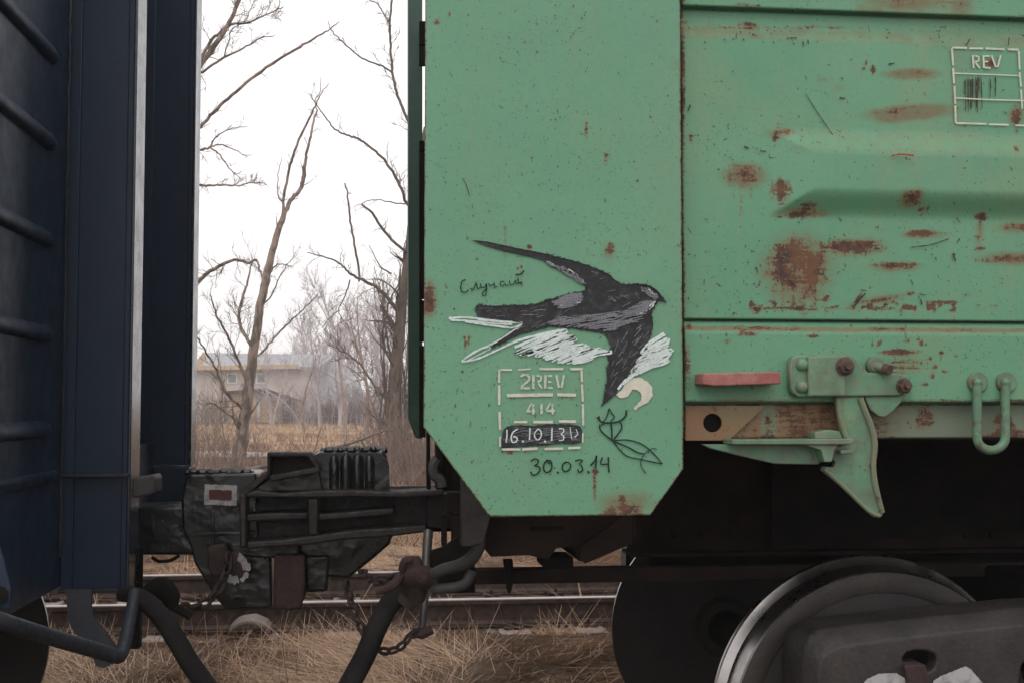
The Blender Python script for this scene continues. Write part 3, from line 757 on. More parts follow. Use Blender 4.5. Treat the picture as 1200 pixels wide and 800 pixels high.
mb = MB(); mb.prism([(1060,779),(1085,778),(1089,792),(1096,806),(1095,860),(1062,860),(1064,800)], 3.40, 3.50); mb.build('wear_plate', M['rustbrown'], gw, bevel=.006)

# coupler of the green wagon (its head is ribbed and locks round the other)
cp = MB().prism([(440,574),(548,573),(548,622),(462,624),(440,624)], 4.66, 4.90).build('coupler', M['under_black'], gw, bevel=.012, label='dark automatic coupler of the green wagon')
mb = MB(); Yr = 4.48
mb.prism([(282,576),(460,574),(500,578),(500,618),(450,626),(283,643)], 4.65, 4.70); mb.build('pocket_back', M['castblack'], cp)
mb = MB()
mb.prism([(280,577),(288,578),(289,640),(281,643)], Yr, 4.61)
mb.prism([(288.2,578),(300,574),(330,577),(370,574),(420,574),(470,576),(520,573),(520,580),(470,583),(420,582),(370,583),(330,583),(300,582),(288.2,583)], Yr, 4.649)
mb.prism([(289.2,634),(330,632),(370,627),(420,620),(470,617),(500,615),(500,623),(450,629),(400,632),(370,637),(330,640),(289.2,643)], Yr, 4.61)
mb.prism([(361,583.5),(373,583.5),(373,626),(369,627),(361,627.5)], Yr + .01, 4.60)
mb.prism([(289.2,602),(330,600),(360.5,600),(360.5,608),(330,609),(289.2,611)], Yr + .02, 4.649)
mb.prism([(373.5,602),(400,600),(440,596),(462,595),(462,602),(440,605),(400,608),(373.5,610)], Yr + .02, 4.649)
mb.prism([(500,578),(546,576),(546,620),(500,618)], 4.60, 4.66)
mb.build('ribbed_pocket', M['castblack'], cp, bevel=.010)
mb = MB()
mb.prism([(280,577),(312,551),(318,555),(290,580)], 4.5, 4.56)
mb.prism([(315,557),(374,546),(376,553),(318,564)], 4.46, 4.52)
mb.prism([(313,529.5),(364,529.5),(376,548),(370,549),(360,534.5),(317,534.5),(317,558),(313,559)], 4.46, 4.56)
mb.build('guard_arm', M['castblack'], cp, bevel=.006)
mb = MB(); mb.prism([(315,532),(362,532),(373,549),(375,574),(290,576),(300,566),(316,558)], 4.561, 4.8); mb.build('guard_arm_inner', M['rustbrown'] , cp, bevel=.006)
mb = MB()
mb.prism([(317,560),(374,549.5),(378,574),(292,576)], 4.53, 4.555); mb.build('guard_arm_web', M['tar'], cp, bevel=.004)
# ridged tooth: rounded upright ribs wrapped round an arc
mb = MB()
for i, x_ in enumerate(np.linspace(378, 447, 6)):
    yoff = .02 * ((i - 2.5) / 2.5) ** 2; w_ = 5.2
    mb.tube([V(x_,575,4.572+yoff), V(x_,542,4.568+yoff), V(x_,535,4.580+yoff), V(x_,531.5,4.605+yoff), V(x_, 531, 4.75)], [.0225,.0225,.019,.014,.012], 12, smooth=2)
mb.prism([(368,533),(374,530),(444,530),(453,536),(456,545),(457,575),(368,575)], 4.565, 4.86)
mb.build('ridged_tooth', M['tar'], cp, bevel=.006)
mb = MB()
mb.prism([(350,628),(420,622),(464,618),(456,638),(440,652),(408,678),(384,676),(350,660)], 4.62, 4.84)
mb.prism([(356,650),(386,650),(384,693),(358,694)], 4.60, 4.8)
mb.build('lower_jaw', M['tar'], cp, bevel=.012)
mb = MB(); mb.prism([(321,650),(357,650),(357,700),(352,712),(340,715),(320,713)], 4.52, 4.66); mb.build('lock', M['rustbrown'], cp, bevel=.010, label='dark red coupler lock')
mb = MB(); mb.prism([(270,640),(350,636),(350,652),(312,654),(270,650)], 4.58, 4.8); mb.build('lower_lip', M['tar'], cp, bevel=.008)
# draft gear pocket and hanger links
mb = MB()
mb.prism([(518,605),(524,605),(524,640),(518,641)], 4.55, 4.62); mb.prism([(530,606),(541,606),(541,648),(530,640)], 4.5, 4.58)
mb.prism([(524,576),(541,576),(541,605),(524,600)], 4.58, 4.64)
mb.prism([(527,640),(541,640),(517,684),(506,678)], 4.7, 4.75)
mb.build_each('hanger_link', M['under'], gw, bevel=.004)
mb = MB(); mb.prism([(504,645),(520,640),(545,622),(556,640),(557,694),(512,695),(505,690)], 3.95, 3.97); mb.build('hose_bracket', M['under_black'], gw, bevel=.003)
# uncoupling rod
mb = MB(); mb.tube([V(502,622,4.25), V(500,650,4.2), V(498,700,4.1), V(494,744,4.0)], [.017,.016,.0125,.012], 12, smooth=3)
rod = mb.build('pull_rod', M['rodmetal'], gw, smooth=True)
MB().tube([V(483,741,4.0), V(494,742,4.0), V(507,737,4.0)], [.013,.018,.014], 10).build('rod_end', M['rustbrown'], rod, smooth=True)

# brake hose
hs_ = MB().tube([V(489,686,3.98),V(472,692,3.97),V(456,708,3.95),V(441,736,3.93),V(429,765,3.9),V(412,797,3.88),V(388,840,3.88)], .033, 16, smooth=5)
hose = hs_.build('brake_hose', M['rubber'], gw, smooth=True, label='thick black brake hose hanging under the green wagon end')
mb = MB()
mb.tube([V(468,672,3.9), V(478,672,3.9), V(492,674,3.9), V(512,680,3.9)], [.030,.040,.038,.030], 14, smooth=2)
mb.tube([V(487,664,3.9), V(486,656,3.9), V(486,651,3.9)], [.026,.022,.014], 12)
mb.tube([V(490,676,3.93), V(486,692,3.95), V(484,700,3.96)], [.034,.040,.038], 14)
mb.tube([V(471,668,3.87), V(474,657,3.86), V(482,655,3.86)], .012, 8, smooth=3)
mb.tube([V(470,672,3.87), V(462,684,3.86), V(450,690,3.86), V(440,693,3.86)], [.014,.014,.012,.010], 8, smooth=3)
mb.lathe_y(V(497,674,3.84), [(.024,0),(.024,-.012),(.015,-.014),(.013,-.026)], 6); mb.tube([V(478,700,3.955), V(472,707,3.955)], .038, 14)
mb.build('hose_coupling', M['rustbrown'], hose, smooth=True, label='rusty red-brown hose tap')
mb = MB()
mb.tube([V(508,673,3.88),V(520,667,3.86),V(538,662,3.83),V(552,654,3.80),V(560,640,3.78),V(561,622,3.78),V(560,600,3.78)], [.019,.02,.02,.021,.022,.021,.018], 14, smooth=5)
mb.tube([V(508,690,3.88),V(520,689,3.86),V(536,687,3.85),V(547,681,3.84),V(553,668,3.84)], .0165, 14, smooth=5)
mb.tube([V(506,673,3.9),V(504,682,3.9),V(506,692,3.9)], .018, 10)
mb.build('brake_pipe', M['pipe'], gw, smooth=True)
mb = MB(); mb.tube([V(556,606,3.77), V(556,640,3.77)], .008, 6); mb.tube([V(566,606,3.77), V(566,634,3.77)], .008, 6); mb.build_each('pipe_clip', M['pipe'], gw, smooth=True)

def chain(pts, r, name, mat, parent, Ls=None):
    P = [Vector(p) for p in pts]; d = [0]
    for i in range(1, len(P)): d.append(d[-1] + (P[i] - P[i-1]).length)
    Ll = Ls or r * 7.2; pitch = Ll * .68; n = max(2, int(d[-1] / pitch)); mb = MB()
    def at(s_):
        for i in range(1, len(P)):
            if s_ <= d[i] + 1e-9: return P[i-1].lerp(P[i], (s_ - d[i-1]) / max(1e-9, d[i] - d[i-1]))
        return P[-1].copy()
    for k in range(n):
        c0 = at(k * d[-1] / n); c1 = at((k + 1) * d[-1] / n); tdir = (c1 - c0).normalized(); c = (c0 + c1) / 2
        s1 = tdir.cross(Vector((0, 1, 0))).normalized(); s2 = tdir.cross(s1)
        sd_ = (s1 * .85 + s2 * .5) if k % 2 else (s2 * .85 - s1 * .5); sd_.normalize()
        pts_ = []
        for j in range(12):
            a = 2 * math.pi * j / 12; ca, sa = math.cos(a), math.sin(a)
            pts_.append(c + tdir * (Ll * .5 - r) * (abs(ca) ** .7) * (1 if ca > 0 else -1) + sd_ * (r * 1.9) * sa)
        m2 = MB(); m2.tube(pts_ + [pts_[0]], r, 6, caps=False); mb.add(m2.v, m2.f)
    return mb.build(name, mat, parent, smooth=True)
chain([V(406,680,4.05),V(409,697,4.05),V(414,715,4.03),V(421,731,4.0),V(428,744,3.98),V(437,757,3.97),V(450,764,3.97),V(463,762,3.97),V(475,753,3.98),V(480,744,3.98),V(490,741,3.99)], .0058, 'chain', M['chain'], gw)
chain([V(424,668,4.2),V(432,676,4.1),V(442,682,4.0),V(455,682,3.95),V(466,672,3.92)], .006, 'chain', M['chain'], gw)

# ------------------------------------------------------------------ writing and drawings
_dl = [0]
def strokes(lines, Yf, name, mat, parent, label=None, jit=0, step=2.2, seed=3, dy=.0016):
    """lines: (points in photo px, width px or (w0, w1)); ribbons lying on the plate, each a hair above the last"""
    r = random.Random(seed); mb = MB()
    for li, (pts, w) in enumerate(lines):
        P = [Vector((x, y)) for x, y in pts]
        if len(P) > 2:
            Q = []
            for i in range(len(P) - 1):
                p0, p1, p2, p3 = P[max(i-1,0)], P[i], P[i+1], P[min(i+2, len(P)-1)]
                k = max(1, int((p2-p1).length / step))
                for j in range(k):
                    t_ = j / k; Q.append(.5*((2*p1)+(p2-p0)*t_+(2*p0-5*p1+4*p2-p3)*t_*t_+(3*p1-p0-3*p2+p3)*t_**3))
            Q.append(P[-1]); P = Q
        else:
            k = max(1, int((P[1]-P[0]).length / 4)); P = [P[0].lerp(P[1], j / k) for j in range(k + 1)]
        w0, w1 = w if isinstance(w, tuple) else (w, w)
        n = len(P); yy = Yf - dy - (li % 45) * 2.5e-5; vs, fs = [], []
        for i, p in enumerate(P):
            tn = (P[min(i+1, n-1)] - P[max(i-1, 0)]); tn = tn.normalized() if tn.length > 1e-6 else Vector((1, 0))
            nn = Vector((-tn.y, tn.x)); ww = (w0 + (w1 - w0) * i / (n - 1)) / 2 * (1 + r.uniform(-jit, jit)); 
            o = Vector((r.uniform(-1, 1), r.uniform(-1, 1))) * jit * .5
            vs += [V(*(p + nn * ww + o), yy), V(*(p - nn * ww + o), yy)]
        fs = [(2*i, 2*i+1, 2*i+3, 2*i+2) for i in range(n - 1)]
        mb.add(vs, fs)
    return mb.build(name, mat, parent, label=label)
def inpoly(x, y, P):
    c = False; j = len(P) - 1
    for i in range(len(P)):
        if (P[i][1] > y) != (P[j][1] > y) and x < (P[j][0]-P[i][0])*(y-P[i][1])/(P[j][1]-P[i][1])+P[i][0]: c = not c
        j = i
    return c
def hatch(P, n, ang, ln, w, seed, spread=12):
    r = random.Random(seed); L = []; xs_ = [p[0] for p in P]; ys_ = [p[1] for p in P]; tries = 0
    while len(L) < n and tries < n * 60:
        tries += 1
        x, y = r.uniform(min(xs_), max(xs_)), r.uniform(min(ys_), max(ys_))
        a = math.radians(ang(x, y) if callable(ang) else ang) + math.radians(r.uniform(-spread, spread)); l = ln * r.uniform(.5, 1.2) / 2
        q = [(x + k * l * math.cos(a), y + k * l * math.sin(a) + (1-k*k) * r.uniform(-.8,.8)) for k in (-1, 0, 1)]
        if all(inpoly(*z, P) for z in q): L.append((q, w * r.uniform(.6, 1.3)))
    return L
YB = Y0 - .0035
body = [(555,282),(570,283.5),(600,290),(640,298),(660,303),(690,311),(712,321),(722,330),(733,334),(745,333),(757,334),(766,338),(772,344),(781,354),(772,352),(768,358),(763,368),(765,380),(763,392),(755,410),(745,428),(730,450),(716,466),(706,474),(709,460),(712,444),(711,432),(714,424),(711,415),(717,406),(713,397),(708,390),(690,387),(670,384),(645,382),(625,387),(605,393),(590,401),(574,408),(585,398),(600,387),(614,379),(600,376),(575,373),(560,370.5),(557,362),(560,357),(575,359),(600,358),(625,357),(645,351),(665,345),(685,341),(688,336),(678,328),(665,320),(650,313),(638,305),(620,300),(590,293.5),(568,287)]
bird = smear(body, YB, 'swallow_drawing', M['chalk_black'], corner, 'black and white chalk drawing of a flying swallow', 5, jit=.12)
# rough dark edge and feather strokes
r_ = random.Random(9); L = []
for i in range(len(body)):
    a, b = body[i], body[(i+1) % len(body)]; d = math.hypot(b[0]-a[0], b[1]-a[1])
    for j in range(int(d / 2.4)):
        t_ = r_.random(); x, y = a[0]+(b[0]-a[0])*t_, a[1]+(b[1]-a[1])*t_; an = math.atan2(b[1]-a[1], b[0]-a[0]) + r_.uniform(-.5, .5); l = r_.uniform(2, 5)
        if x < 640 and y < 310: an = math.atan2(b[1]-a[1], b[0]-a[0]); l = 5
        L.append(([(x-l*math.cos(an), y-l*math.sin(an)), (x+l*math.cos(an)*.9, y+l*math.sin(an)*.9)], (.5, 1.1)))
strokes(L, YB, 'edge_strokes', M['chalk_black'], bird, jit=.25, dy=.0008)
def reg(P, n, ang, ln, w, seed, sp=12): return hatch(P, n, ang, ln, w, seed, sp)
grey = []
rump = [(646,354),(658,347),(684,342),(684,352),(676,358),(660,362),(650,360)]
belly = [(640,374),(670,370),(706,368),(735,362),(750,354),(766,352),(765,360),(757,372),(742,380),(716,390),(692,386),(665,383),(642,381)]
head = [(750,336),(762,337),(770,344),(776,350),(766,352),(760,346),(753,343)]
inner = [(636,303),(655,310),(672,318),(686,330),(690,339),(680,334),(666,323),(650,314),(638,308)]
wing = [(660,305),(690,313),(712,323),(730,336),(748,338),(752,350),(735,361),(700,366),(690,345),(688,334),(672,318)]
lw = [(722,388),(745,380),(762,372),(763,390),(752,412),(736,436),(716,462),(714,440),(718,410)]
grey += reg(rump, 80, -8, 16, 1.6, 1, 7) + reg(belly, 150, -10, 18, 1.3, 2, 6) + reg(head, 34, 30, 5, 1.3, 3) + reg(inner, 34, 40, 9, 1.2, 4)
grey += reg(wing, 12, lambda x, y: 10, 9, .55, 5, 40) + reg(lw, 26, lambda x, y: -55, 12, .7, 6, 20) + reg([(560,360),(610,362),(640,356),(644,380),(612,376),(562,368)], 12, -4, 14, .6, 7) + reg([(600,390),(620,380),(645,372),(690,350),(690,368),(640,383)], 12, -22, 12, .5, 8)
strokes(grey, YB, 'grey_feathers', M['chalk_grey'], bird, jit=.3, dy=.0024)
wh = []
wh += reg([(758,358),(768,352),(770,354),(764,362),(752,370),(744,370)], 26, -40, 6, 1.0, 21) + reg([(756,337),(764,340),(770,346),(764,348),(757,342)], 8, 30, 4, 1.0, 22) + reg(rump, 18, -8, 10, .8, 23) + reg(inner, 8, 40, 6, .8, 24)
# white strokes of the ghost wings and tail
wh += [([(526,373),(545,372),(575,375),(604,378)], (2.5,1.5)), ([(528,375),(550,376),(580,379),(600,380)], (2,1.5)), ([(545,377),(570,380),(596,383)], (2,1)), ([(560,374),(590,377),(612,378)], (3,2)), ([(556,379),(578,382),(600,384),(612,379)], 1.3)]
wh += [([(541,423),(556,412),(578,402),(596,391),(611,380)], (1.8,1.6)), ([(541,424),(560,420),(585,409),(610,398),(650,388),(664,387)], (1.8,3.0)), ([(545,420),(566,408),(575,408),(560,416),(548,422)], 1.0), ([(580,402),(600,388),(612,382),(605,386)], 1.3)]
zig = [(603,407),(640,392),(664,387),(662,389),(612,411),(606,412),(650,396),(672,394),(668,396),(620,413),(612,416),(660,400),(674,398),(630,415),(628,418),(660,407),(684,405),(640,417),(640,421),(672,410),(690,407),(655,422),(654,425),(684,412),(704,409),(672,422),(672,426),(700,416),(716,413),(716,411),(690,416)]
wh += [(zig, 3.0)]
zig2 = [(604,406),(630,396),(655,390),(620,406),(612,410),(655,398),(640,404),(625,410),(640,412),(664,404),(650,414),(668,414),(676,420),(700,412)]
wh += [(zig2, 2.4)]
zr_ = [(778,390),(760,402),(752,414),(770,404),(784,397),(783,401),(760,412),(746,424),(762,418),(786,409),(785,414),(752,424),(740,436),(760,428),(783,422),(776,427),(748,434),(734,444),(724,456)]
wh += [(zr_, 2.6)]
zr2 = [(780,392),(766,400),(760,406),(774,402),(768,408),(756,416),(772,413),(786,413),(780,420),(764,424),(750,430),(742,440),(730,450)]
wh += [(zr2, 2.2)]
wh += reg([(600,410),(640,392),(668,387),(676,398),(690,403),(714,410),(700,422),(684,427),(655,427),(636,420),(612,417)], 60, -24, 30, 1.5, 25, 7)
wh += reg([(779,389),(787,410),(786,424),(762,432),(735,448),(716,464),(733,446),(748,425),(756,408),(766,398)], 40, -30, 22, 1.5, 26, 8)
strokes(wh, YB, 'white_strokes', M['chalk_white'], bird, jit=.22, dy=.0012)

# beak and crown line
strokes([([(748,333),(760,335),(770,341),(776,349),(781,355)], (1,1.6))], YB, 'beak_line', M['chalk_black'], bird, dy=.0045)

# stencil frame
fr = [([(586,433),(600,433)],2.2),([(607,433),(622,432)],1.6),([(632,432),(660,432)],2.4),([(668,432),(683,432)],2.4),
      ([(585,433),(585,448)],2.4),([(585,451),(585,474)],3.0),([(585.5,482),(586,503)],2.8),([(586,511),(586,523)],2.4),
      ([(681.5,434),(682,447)],2.4),([(682,450),(683,470)],2.6),([(683,473),(683.5,498)],2.6),([(683,507),(683,518)],1.8),
      ([(594,463),(648,462)],3.8),([(653,462),(675,462.5)],3.6),([(602,494),(618,494)],2.6),([(625,494),(648,494)],3),([(655,493),(675,493.5)],3),
      ([(588,526),(610,526)],2.6),([(612,526),(630,525)],3),([(638,525.5),(660,525)],2.8),([(666,524.5),(680,524)],2.6)]
sb = strokes(fr, YB, 'stencil_frame', M['stencil'], corner, 'worn cream stencilled inspection box', jit=.1)
tx = [([(610,441),(615,438.5),(620,441),(620,445),(615,449),(611,453)],2.6),([(610,454.5),(621,454.5)],2.4),
      ([(625,439),(625,455)],3.0),([(629,439.5),(634,441),(634,445),(630,447)],2.4),([(631,448.5),(635,455)],2.6),
      ([(639,439),(639,455)],3.0),([(642,440),(647,440)],2),([(642,447),(646,447)],2),([(642,454),(648,454)],2),
      ([(652,439),(655,454)],2.8),([(661,439),(658,454)],2.6),
      ([(623,472),(618,481)],2.2),([(617,481.5),(627,481.5)],2.4),([(625,473),(625,485)],2.4),([(634.5,473),(634.5,484.5)],3),
      ([(645,472),(640,480)],2.2),([(640,481),(650,481)],2.4),([(647.5,473),(647.5,485)],2.4)]
strokes(tx, YB, 'stencil_lettering', M['stencil_faint'], sb, jit=.12)
blk_ = smear([(587,519),(589,506),(593,500),(600,497.5),(625,498),(650,496),(672,497),(680,499),(682,505),(681,518),(672,520),(655,519),(640,521),(620,522),(605,523),(595,524),(590,527),(588,531)], YB - .0004, 'date_patch', M['chalk_black'], corner, 'black scribbled patch with the date in white', 8)
strokes(hatch([(589,506),(600,499),(680,500),(680,517),(600,521),(590,522)], 60, -4, 16, .6, 31), YB, 'patch_streaks', M['chalk_grey'], blk_, jit=.2, dy=.0022)
dt = [([(594,503),(594,510),(593,518)],1.6),([(607,502),(601,506),(599,513),(601,518),(605,517),(606,512),(601,511)],1.5),([(612,516),(613.5,517.5)],2),
      ([(621,501),(620.5,515)],1.6),([(631,502),(627,506),(626.5,511),(630,515),(634,511),(634,505),(631,502)],1.5),([(638,516),(639.5,517.5)],2.2),
      ([(647,501),(646.5,516)],1.7),([(655,502),(660,501.5),(661,505),(657.5,508),(661,511),(660,515),(655,515.5)],1.4),([(668,500),(670,514)],1.0),([(675,502),(677,508),(673,512)],1.0)]
strokes(dt, YB, 'date_lettering', M['chalk_white'], blk_, jit=.15, dy=.0036)
# handwriting
hw = [([(622,540),(627,537),(631,539),(630,543),(626,545),(631,546),(633,550),(629,555),(624,556),(622,552)],1.4),
      ([(642,538),(638,542),(637,549),(640,553),(645,551),(647,545),(645,539),(641,539),(645,543)],1.4),([(653,552),(654.5,554)],1.8),
      ([(664,541),(660,543),(659,549),(662,552),(667,550),(669,544),(666,541),(662,541)],1.4),
      ([(674,540),(679,538),(683,539),(679,543),(682,546),(683,550),(679,553),(677,549)],1.4),([(689,551),(690,554)],1.8),
      ([(692,545),(698,538),(699,533),(698,548)],1.5),([(706,535),(704,543),(712,543)],1.4),([(713,535),(713,546),(714,553)],1.5)]
strokes([(p_, w_ * 1.3) for p_, w_ in hw], YB, 'handwritten_date', M['ink_green'], corner, 'dark green handwritten date 30.03.14', jit=.12)
wd = [([(546,328),(542,329),(540,335),(541,342),(545,343),(549,340)],1.1),
      ([(551,338),(554,340),(557,334),(558,331),(559,336),(560,339),(563,337)],1.0),
      ([(563,332),(564,337),(568,337),(570,332),(570,340),(569,346),(566,347),(565,344),(571,338)],1.0),
      ([(572,332),(574,335),(578,334),(579,331),(580,337),(583,336)],1.0),
      ([(591,330),(587,330),(586,334),(589,336),(592,332),(593,335),(596,334)],1.0),
      ([(597,329),(598,334),(602,333),(604,328),(605,333),(608,331)],1.0),
      ([(607,326),(608,332),(612,331)],1.3),([(604,322),(608,322),(612,320),(614,317)],1.4)]
strokes([(p_, w_ * 1.3) for p_, w_ in wd], YB, 'handwritten_word', M['ink_green'], corner, 'dark green handwritten cursive word', jit=.12)
fl = [([(700,488),(705,494),(715,495),(726,493),(733,487),(734,480)],1.6),([(714,478),(711,488),(707,494)],1.1),([(714,478),(717,484),(720,488),(715,494)],1.1),([(702,487),(703,492),(708,496)],1.2),
      ([(703,497),(703,502),(708,508),(718,516)],1.4),([(704,498),(712,494)],1.1),([(727,494),(729,500),(725,507),(719,515)],1.4),([(716,495),(717,505),(717,516)],1.5),
      ([(718,516),(735,515),(752,520),(765,530),(776,543)],1.2),([(718,516),(726,526),(735,534),(752,538),(776,543)],1.1),([(720,517),(735,523),(748,530),(755,531)],1.3),
      ([(770,526),(764,525),(757,530),(752,537),(751,545),(754,550),(757,554)],.8)]
strokes([(p_, w_ * 1.3) for p_, w_ in fl], YB, 'flower_scribble', M['ink_green'], corner, 'dark green scribbled flower', jit=.12)
hkp = [(722,462),(728,457),(733,449),(739,443),(749,442),(758,446),(764,453),(765,463),(760,471),(752,475),(744,480),(743,477),(748,472),(752,468),(751,460),(746,456),(741,456),(738,461),(735,465),(727,466)]
smear(hkp, YB + .0003, 'painted_hook_mark', M['stencil'], corner, 'cream painted curl below the swallow wing', 12)
scr = [([(542,209),(546,216),(550,229)],.9)]
strokes(scr, YB, 'scratches', M['ink_brown'], corner, jit=.3)
YP = YS - .020
st = [([(1116,56),(1133,56.5)],2.2),([(1136,57),(1152,57)],2.2),([(1155,57),(1177,58)],2.2),([(1181,58),(1194,58.5)],2.2),([(1115.5,57),(1117,77)],2.2),([(1117,80),(1118,98)],2.2),([(1118.5,101),(1119.5,122)],2.2),([(1119.5,124),(1120,144)],2.2),
      ([(1194,60),(1195,82)],2.2),([(1195,85),(1196.5,102)],2.2),([(1196.5,105),(1198,128)],2.0),([(1117,86),(1160,87.5),(1194,89)],1.3),([(1120,115),(1160,117),(1200,118)],1.6),([(1120,144.5),(1156,145.5)],2.0),([(1159,146),(1182,146.5)],2.0),([(1190,147),(1204,147.5)],2.0),
      ([(1140,65),(1141,80)],2.2),([(1142,65.5),(1147,67),(1147,71),(1142,73)],1.8),([(1143.5,74),(1148,80)],2.0),
      ([(1152.5,65),(1153,80)],2.2),([(1154,66),(1160,66)],1.8),([(1154,72.5),(1158,72.5)],1.6),([(1154,79.5),(1161,80)],1.8),
      ([(1162,65),(1167,79)],2.0),([(1173,65),(1169,79)],2.0)]
strokes(st, YP, 'stencil_frame', M['stencil'], side, 'white stencilled box headed REV', jit=.08, dy=.002)
r_ = random.Random(4); L = []
for x_ in (1131,1134,1137,1140,1144,1145,1147,1150,1161,1166):
    for k in range(3):
        y0_ = r_.uniform(90, 100); y1_ = y0_ + r_.uniform(8, 18 if x_ > 1155 else 38); L.append(([(x_ + r_.uniform(-1,1), y0_), (x_ + r_.uniform(-1,1), y1_)], r_.uniform(.6, 1.3)))
L += [([(944,110),(962,138),(990,178)],.8),([(1010,170),(1020,178)],.8),([(1068,290),(1090,287),(1112,280)],1.0),([(948,165),(954,175)],.9),([(1117,297),(1120,306)],2.2),([(1160,166),(1168,180)],1.6),([(1193,190),(1205,205)],1),([(1000,360),(1014,344)],1.6)]
strokes(L, YP, 'scratches', M['ink_brown'], side, jit=.35, dy=.001)
r_ = random.Random(44); L = []
for k in range(210):
    x_ = r_.uniform(806, 1215); y_ = r_.choice((r_.uniform(30, 370), r_.uniform(150, 200), r_.uniform(30, 50), r_.uniform(255, 370)))
    an = r_.choice((r_.gauss(1.45, .25), r_.gauss(1.2, .3), r_.gauss(0, .15), r_.uniform(0, 3.1))); l = r_.uniform(.8, 2.6) if r_.random() < .85 else r_.uniform(4, 9)
    L.append(([(x_, y_), (x_ + l*math.cos(an), y_ + l*math.sin(an))], (r_.uniform(.8, 1.9), r_.uniform(.4, 1.2))))
strokes(L, YP, 'paint_chips', M['ink_brown'], side, jit=.4, dy=.0005)
r_ = random.Random(45); L = []
for k in range(110):
    x_ = r_.uniform(503, 795); y_ = r_.uniform(5, 545)
    an = r_.gauss(1.5, .3); l = r_.uniform(.8, 2.2)
    L.append(([(x_, y_), (x_ + l*math.cos(an), y_ + l*math.sin(an))], (r_.uniform(.8, 1.8), r_.uniform(.4, 1.2))))
strokes(L, YB + .001, 'paint_chips', M['ink_brown'], corner, jit=.4, dy=.0002)
strokes([([(1045,183),(1056,181),(1071,182.5)],2.2)], YP - .05, 'red_scratch', M['ink_red'], side, jit=.3)

#BLUE
# ================================================================== the blue wagon
XW = -1.03
bw = thing('freight_wagon', (-6.5, 4.78, 0), 'dark blue freight wagon with a ribbed end wall at the left edge', 'wagon')
zbot = VX(60, 692, XW).z
mb = MB(); mb.box((XW - .02, 3.2, zbot), (XW, 6.35, 4.3)); ew = mb.build('end_wall', M['blue'], bw)
mb = MB(); mb.box((-13, 3.2, zbot), (XW - .02, 3.215, 4.3)); mb.box((-13, 6.335, zbot + .2), (XW - .02, 6.35, 4.3)); mb.build_each('side_wall', M['blue'], bw)
mb = MB(); mb.box((-13, 3.215, 1.25), (XW - .02, 6.335, 1.3)); mb.build('wagon_floor', M['under'], bw)
Y1 = VX(75, 478, XW).y; XF = V(155, 478, Y1).x
# pressed ribs, round-ended
yend = VX(60, 300, XW).y
for py in (32, 144, 268, 386, 504, 610 if False else 566):
    z_ = VX(30, py, XW).z if py != 566 else VX(30, 564, XW).z
    mb = MB(); y1_ = yend - .01
    seg = 10; prof = [(0.0, .027), (.012, .022), (.022, .006), (.023, -.014), (.014, -.024), (0.0, -.027)]
    vs, fs = [], []
    Ys = [3.21, yend - .06, yend - .02, yend]; Ss = [1, 1, .75, .02]
    if py == 566: prof = [(0, .02), (.012, .014), (.012, -.014), (0, -.02)]; Ys = [3.21, VX(72, 300, XW).y - .03, VX(72, 300, XW).y - .02, VX(72, 300, XW).y - .01]
    for y_, s_ in zip(Ys, Ss):
        for d_, h_ in prof: vs.append((XW + d_ * (s_ if d_ else 1), y_, z_ + h_ * max(s_, .6)))
    n = len(prof)
    for i in range(3):
        for k in range(n - 1): fs.append((i*n+k, i*n+k+1, (i+1)*n+k+1, (i+1)*n+k))
    fs.append(tuple(range(3*n, 4*n)))
    mb.add(vs, fs).build('wall_rib', M['blue'], ew, smooth=True, angle=60)
# weld bead and edge strip next to the post
mb = MB(); r_ = random.Random(2); xw = XW + .004
mb.tube([(xw, Y1 - .035, zbot + .1)] + [(xw + r_.uniform(-.002,.002), Y1 - .035 + r_.uniform(-.003,.003), z_) for z_ in np.arange(zbot + .12, 3.6, .02)], .006, 6)
mb.build('weld_seam', M['blue_dirty'], ew, smooth=True)
def post(Yp, depth, zb_, zt_, shelf=None, nm='end_post', lab=None):
    mb = MB()
    mb.box((XW + .001, Yp, zb_), (XF - .010, Yp + .012, zt_))
    o = mb.build(nm, M['blue'], bw, label=lab)
    m2 = MB(); m2.box((XF - .0099, Yp - .012, zb_), (XF, Yp + depth, zt_)); m2.build('post_flange', M['blue_gloss'], o, bevel=.003)
    m2 = MB(); m2.box((XW + .001, Yp + .0121, zb_), (XF - .010, Yp + depth - .001, zt_)); m2.build('post_core', M['blue'], o)
    m2 = MB(); m2.box((XW + .0015, Yp - .016, zb_), (XW + .040, Yp - .0005, zt_)); m2.box((XF - .030, Yp - .006, zb_), (XF - .0102, Yp - .0005, zt_)); m2.build_each('edge_strip', M['blue'], o, bevel=.003)
    for z_ in (shelf or []):
        m2 = MB(); m2.box((XW + .001, Yp - .045, z_ - .006), (XF - .004, Yp - .0165, z_ + .006)); m2.box((XW + .041, Yp - .017, z_ - .0055), (XF - .031, Yp - .0003, z_ + .0055)); m2.build_each('stiffener', M['blue_dirty'], o, bevel=.003)
    return o
za, zbb = V(110, 556, Y1).z, V(110, 692, Y1).z
post(Y1, .15, zbb, 4.3, [za, zbb + .006], lab='near channel post of the blue end wall')
Y2 = 2 * 4.78 - Y1 - .15
Y2 = V(165, 478, 5).y and (XF / V(225, 478, 1.0).x)
zp2 = V(190, 545, Y2).z
post(Y2, .14, V(190, 545, Y2).z, 4.3, lab='far channel post of the blue end wall')
mb = MB(); mb.box((XW + .03, Y2 - .03, V(190, 600, Y2).z), (XF - .004, Y2 + .14, V(190, 545, Y2).z - .006)); mb.box((XW - .5, Y1 + .16, .95), (XW + .06, 6.3, 1.32))
mb.build('end_sill', M['blue'], bw, bevel=.004)
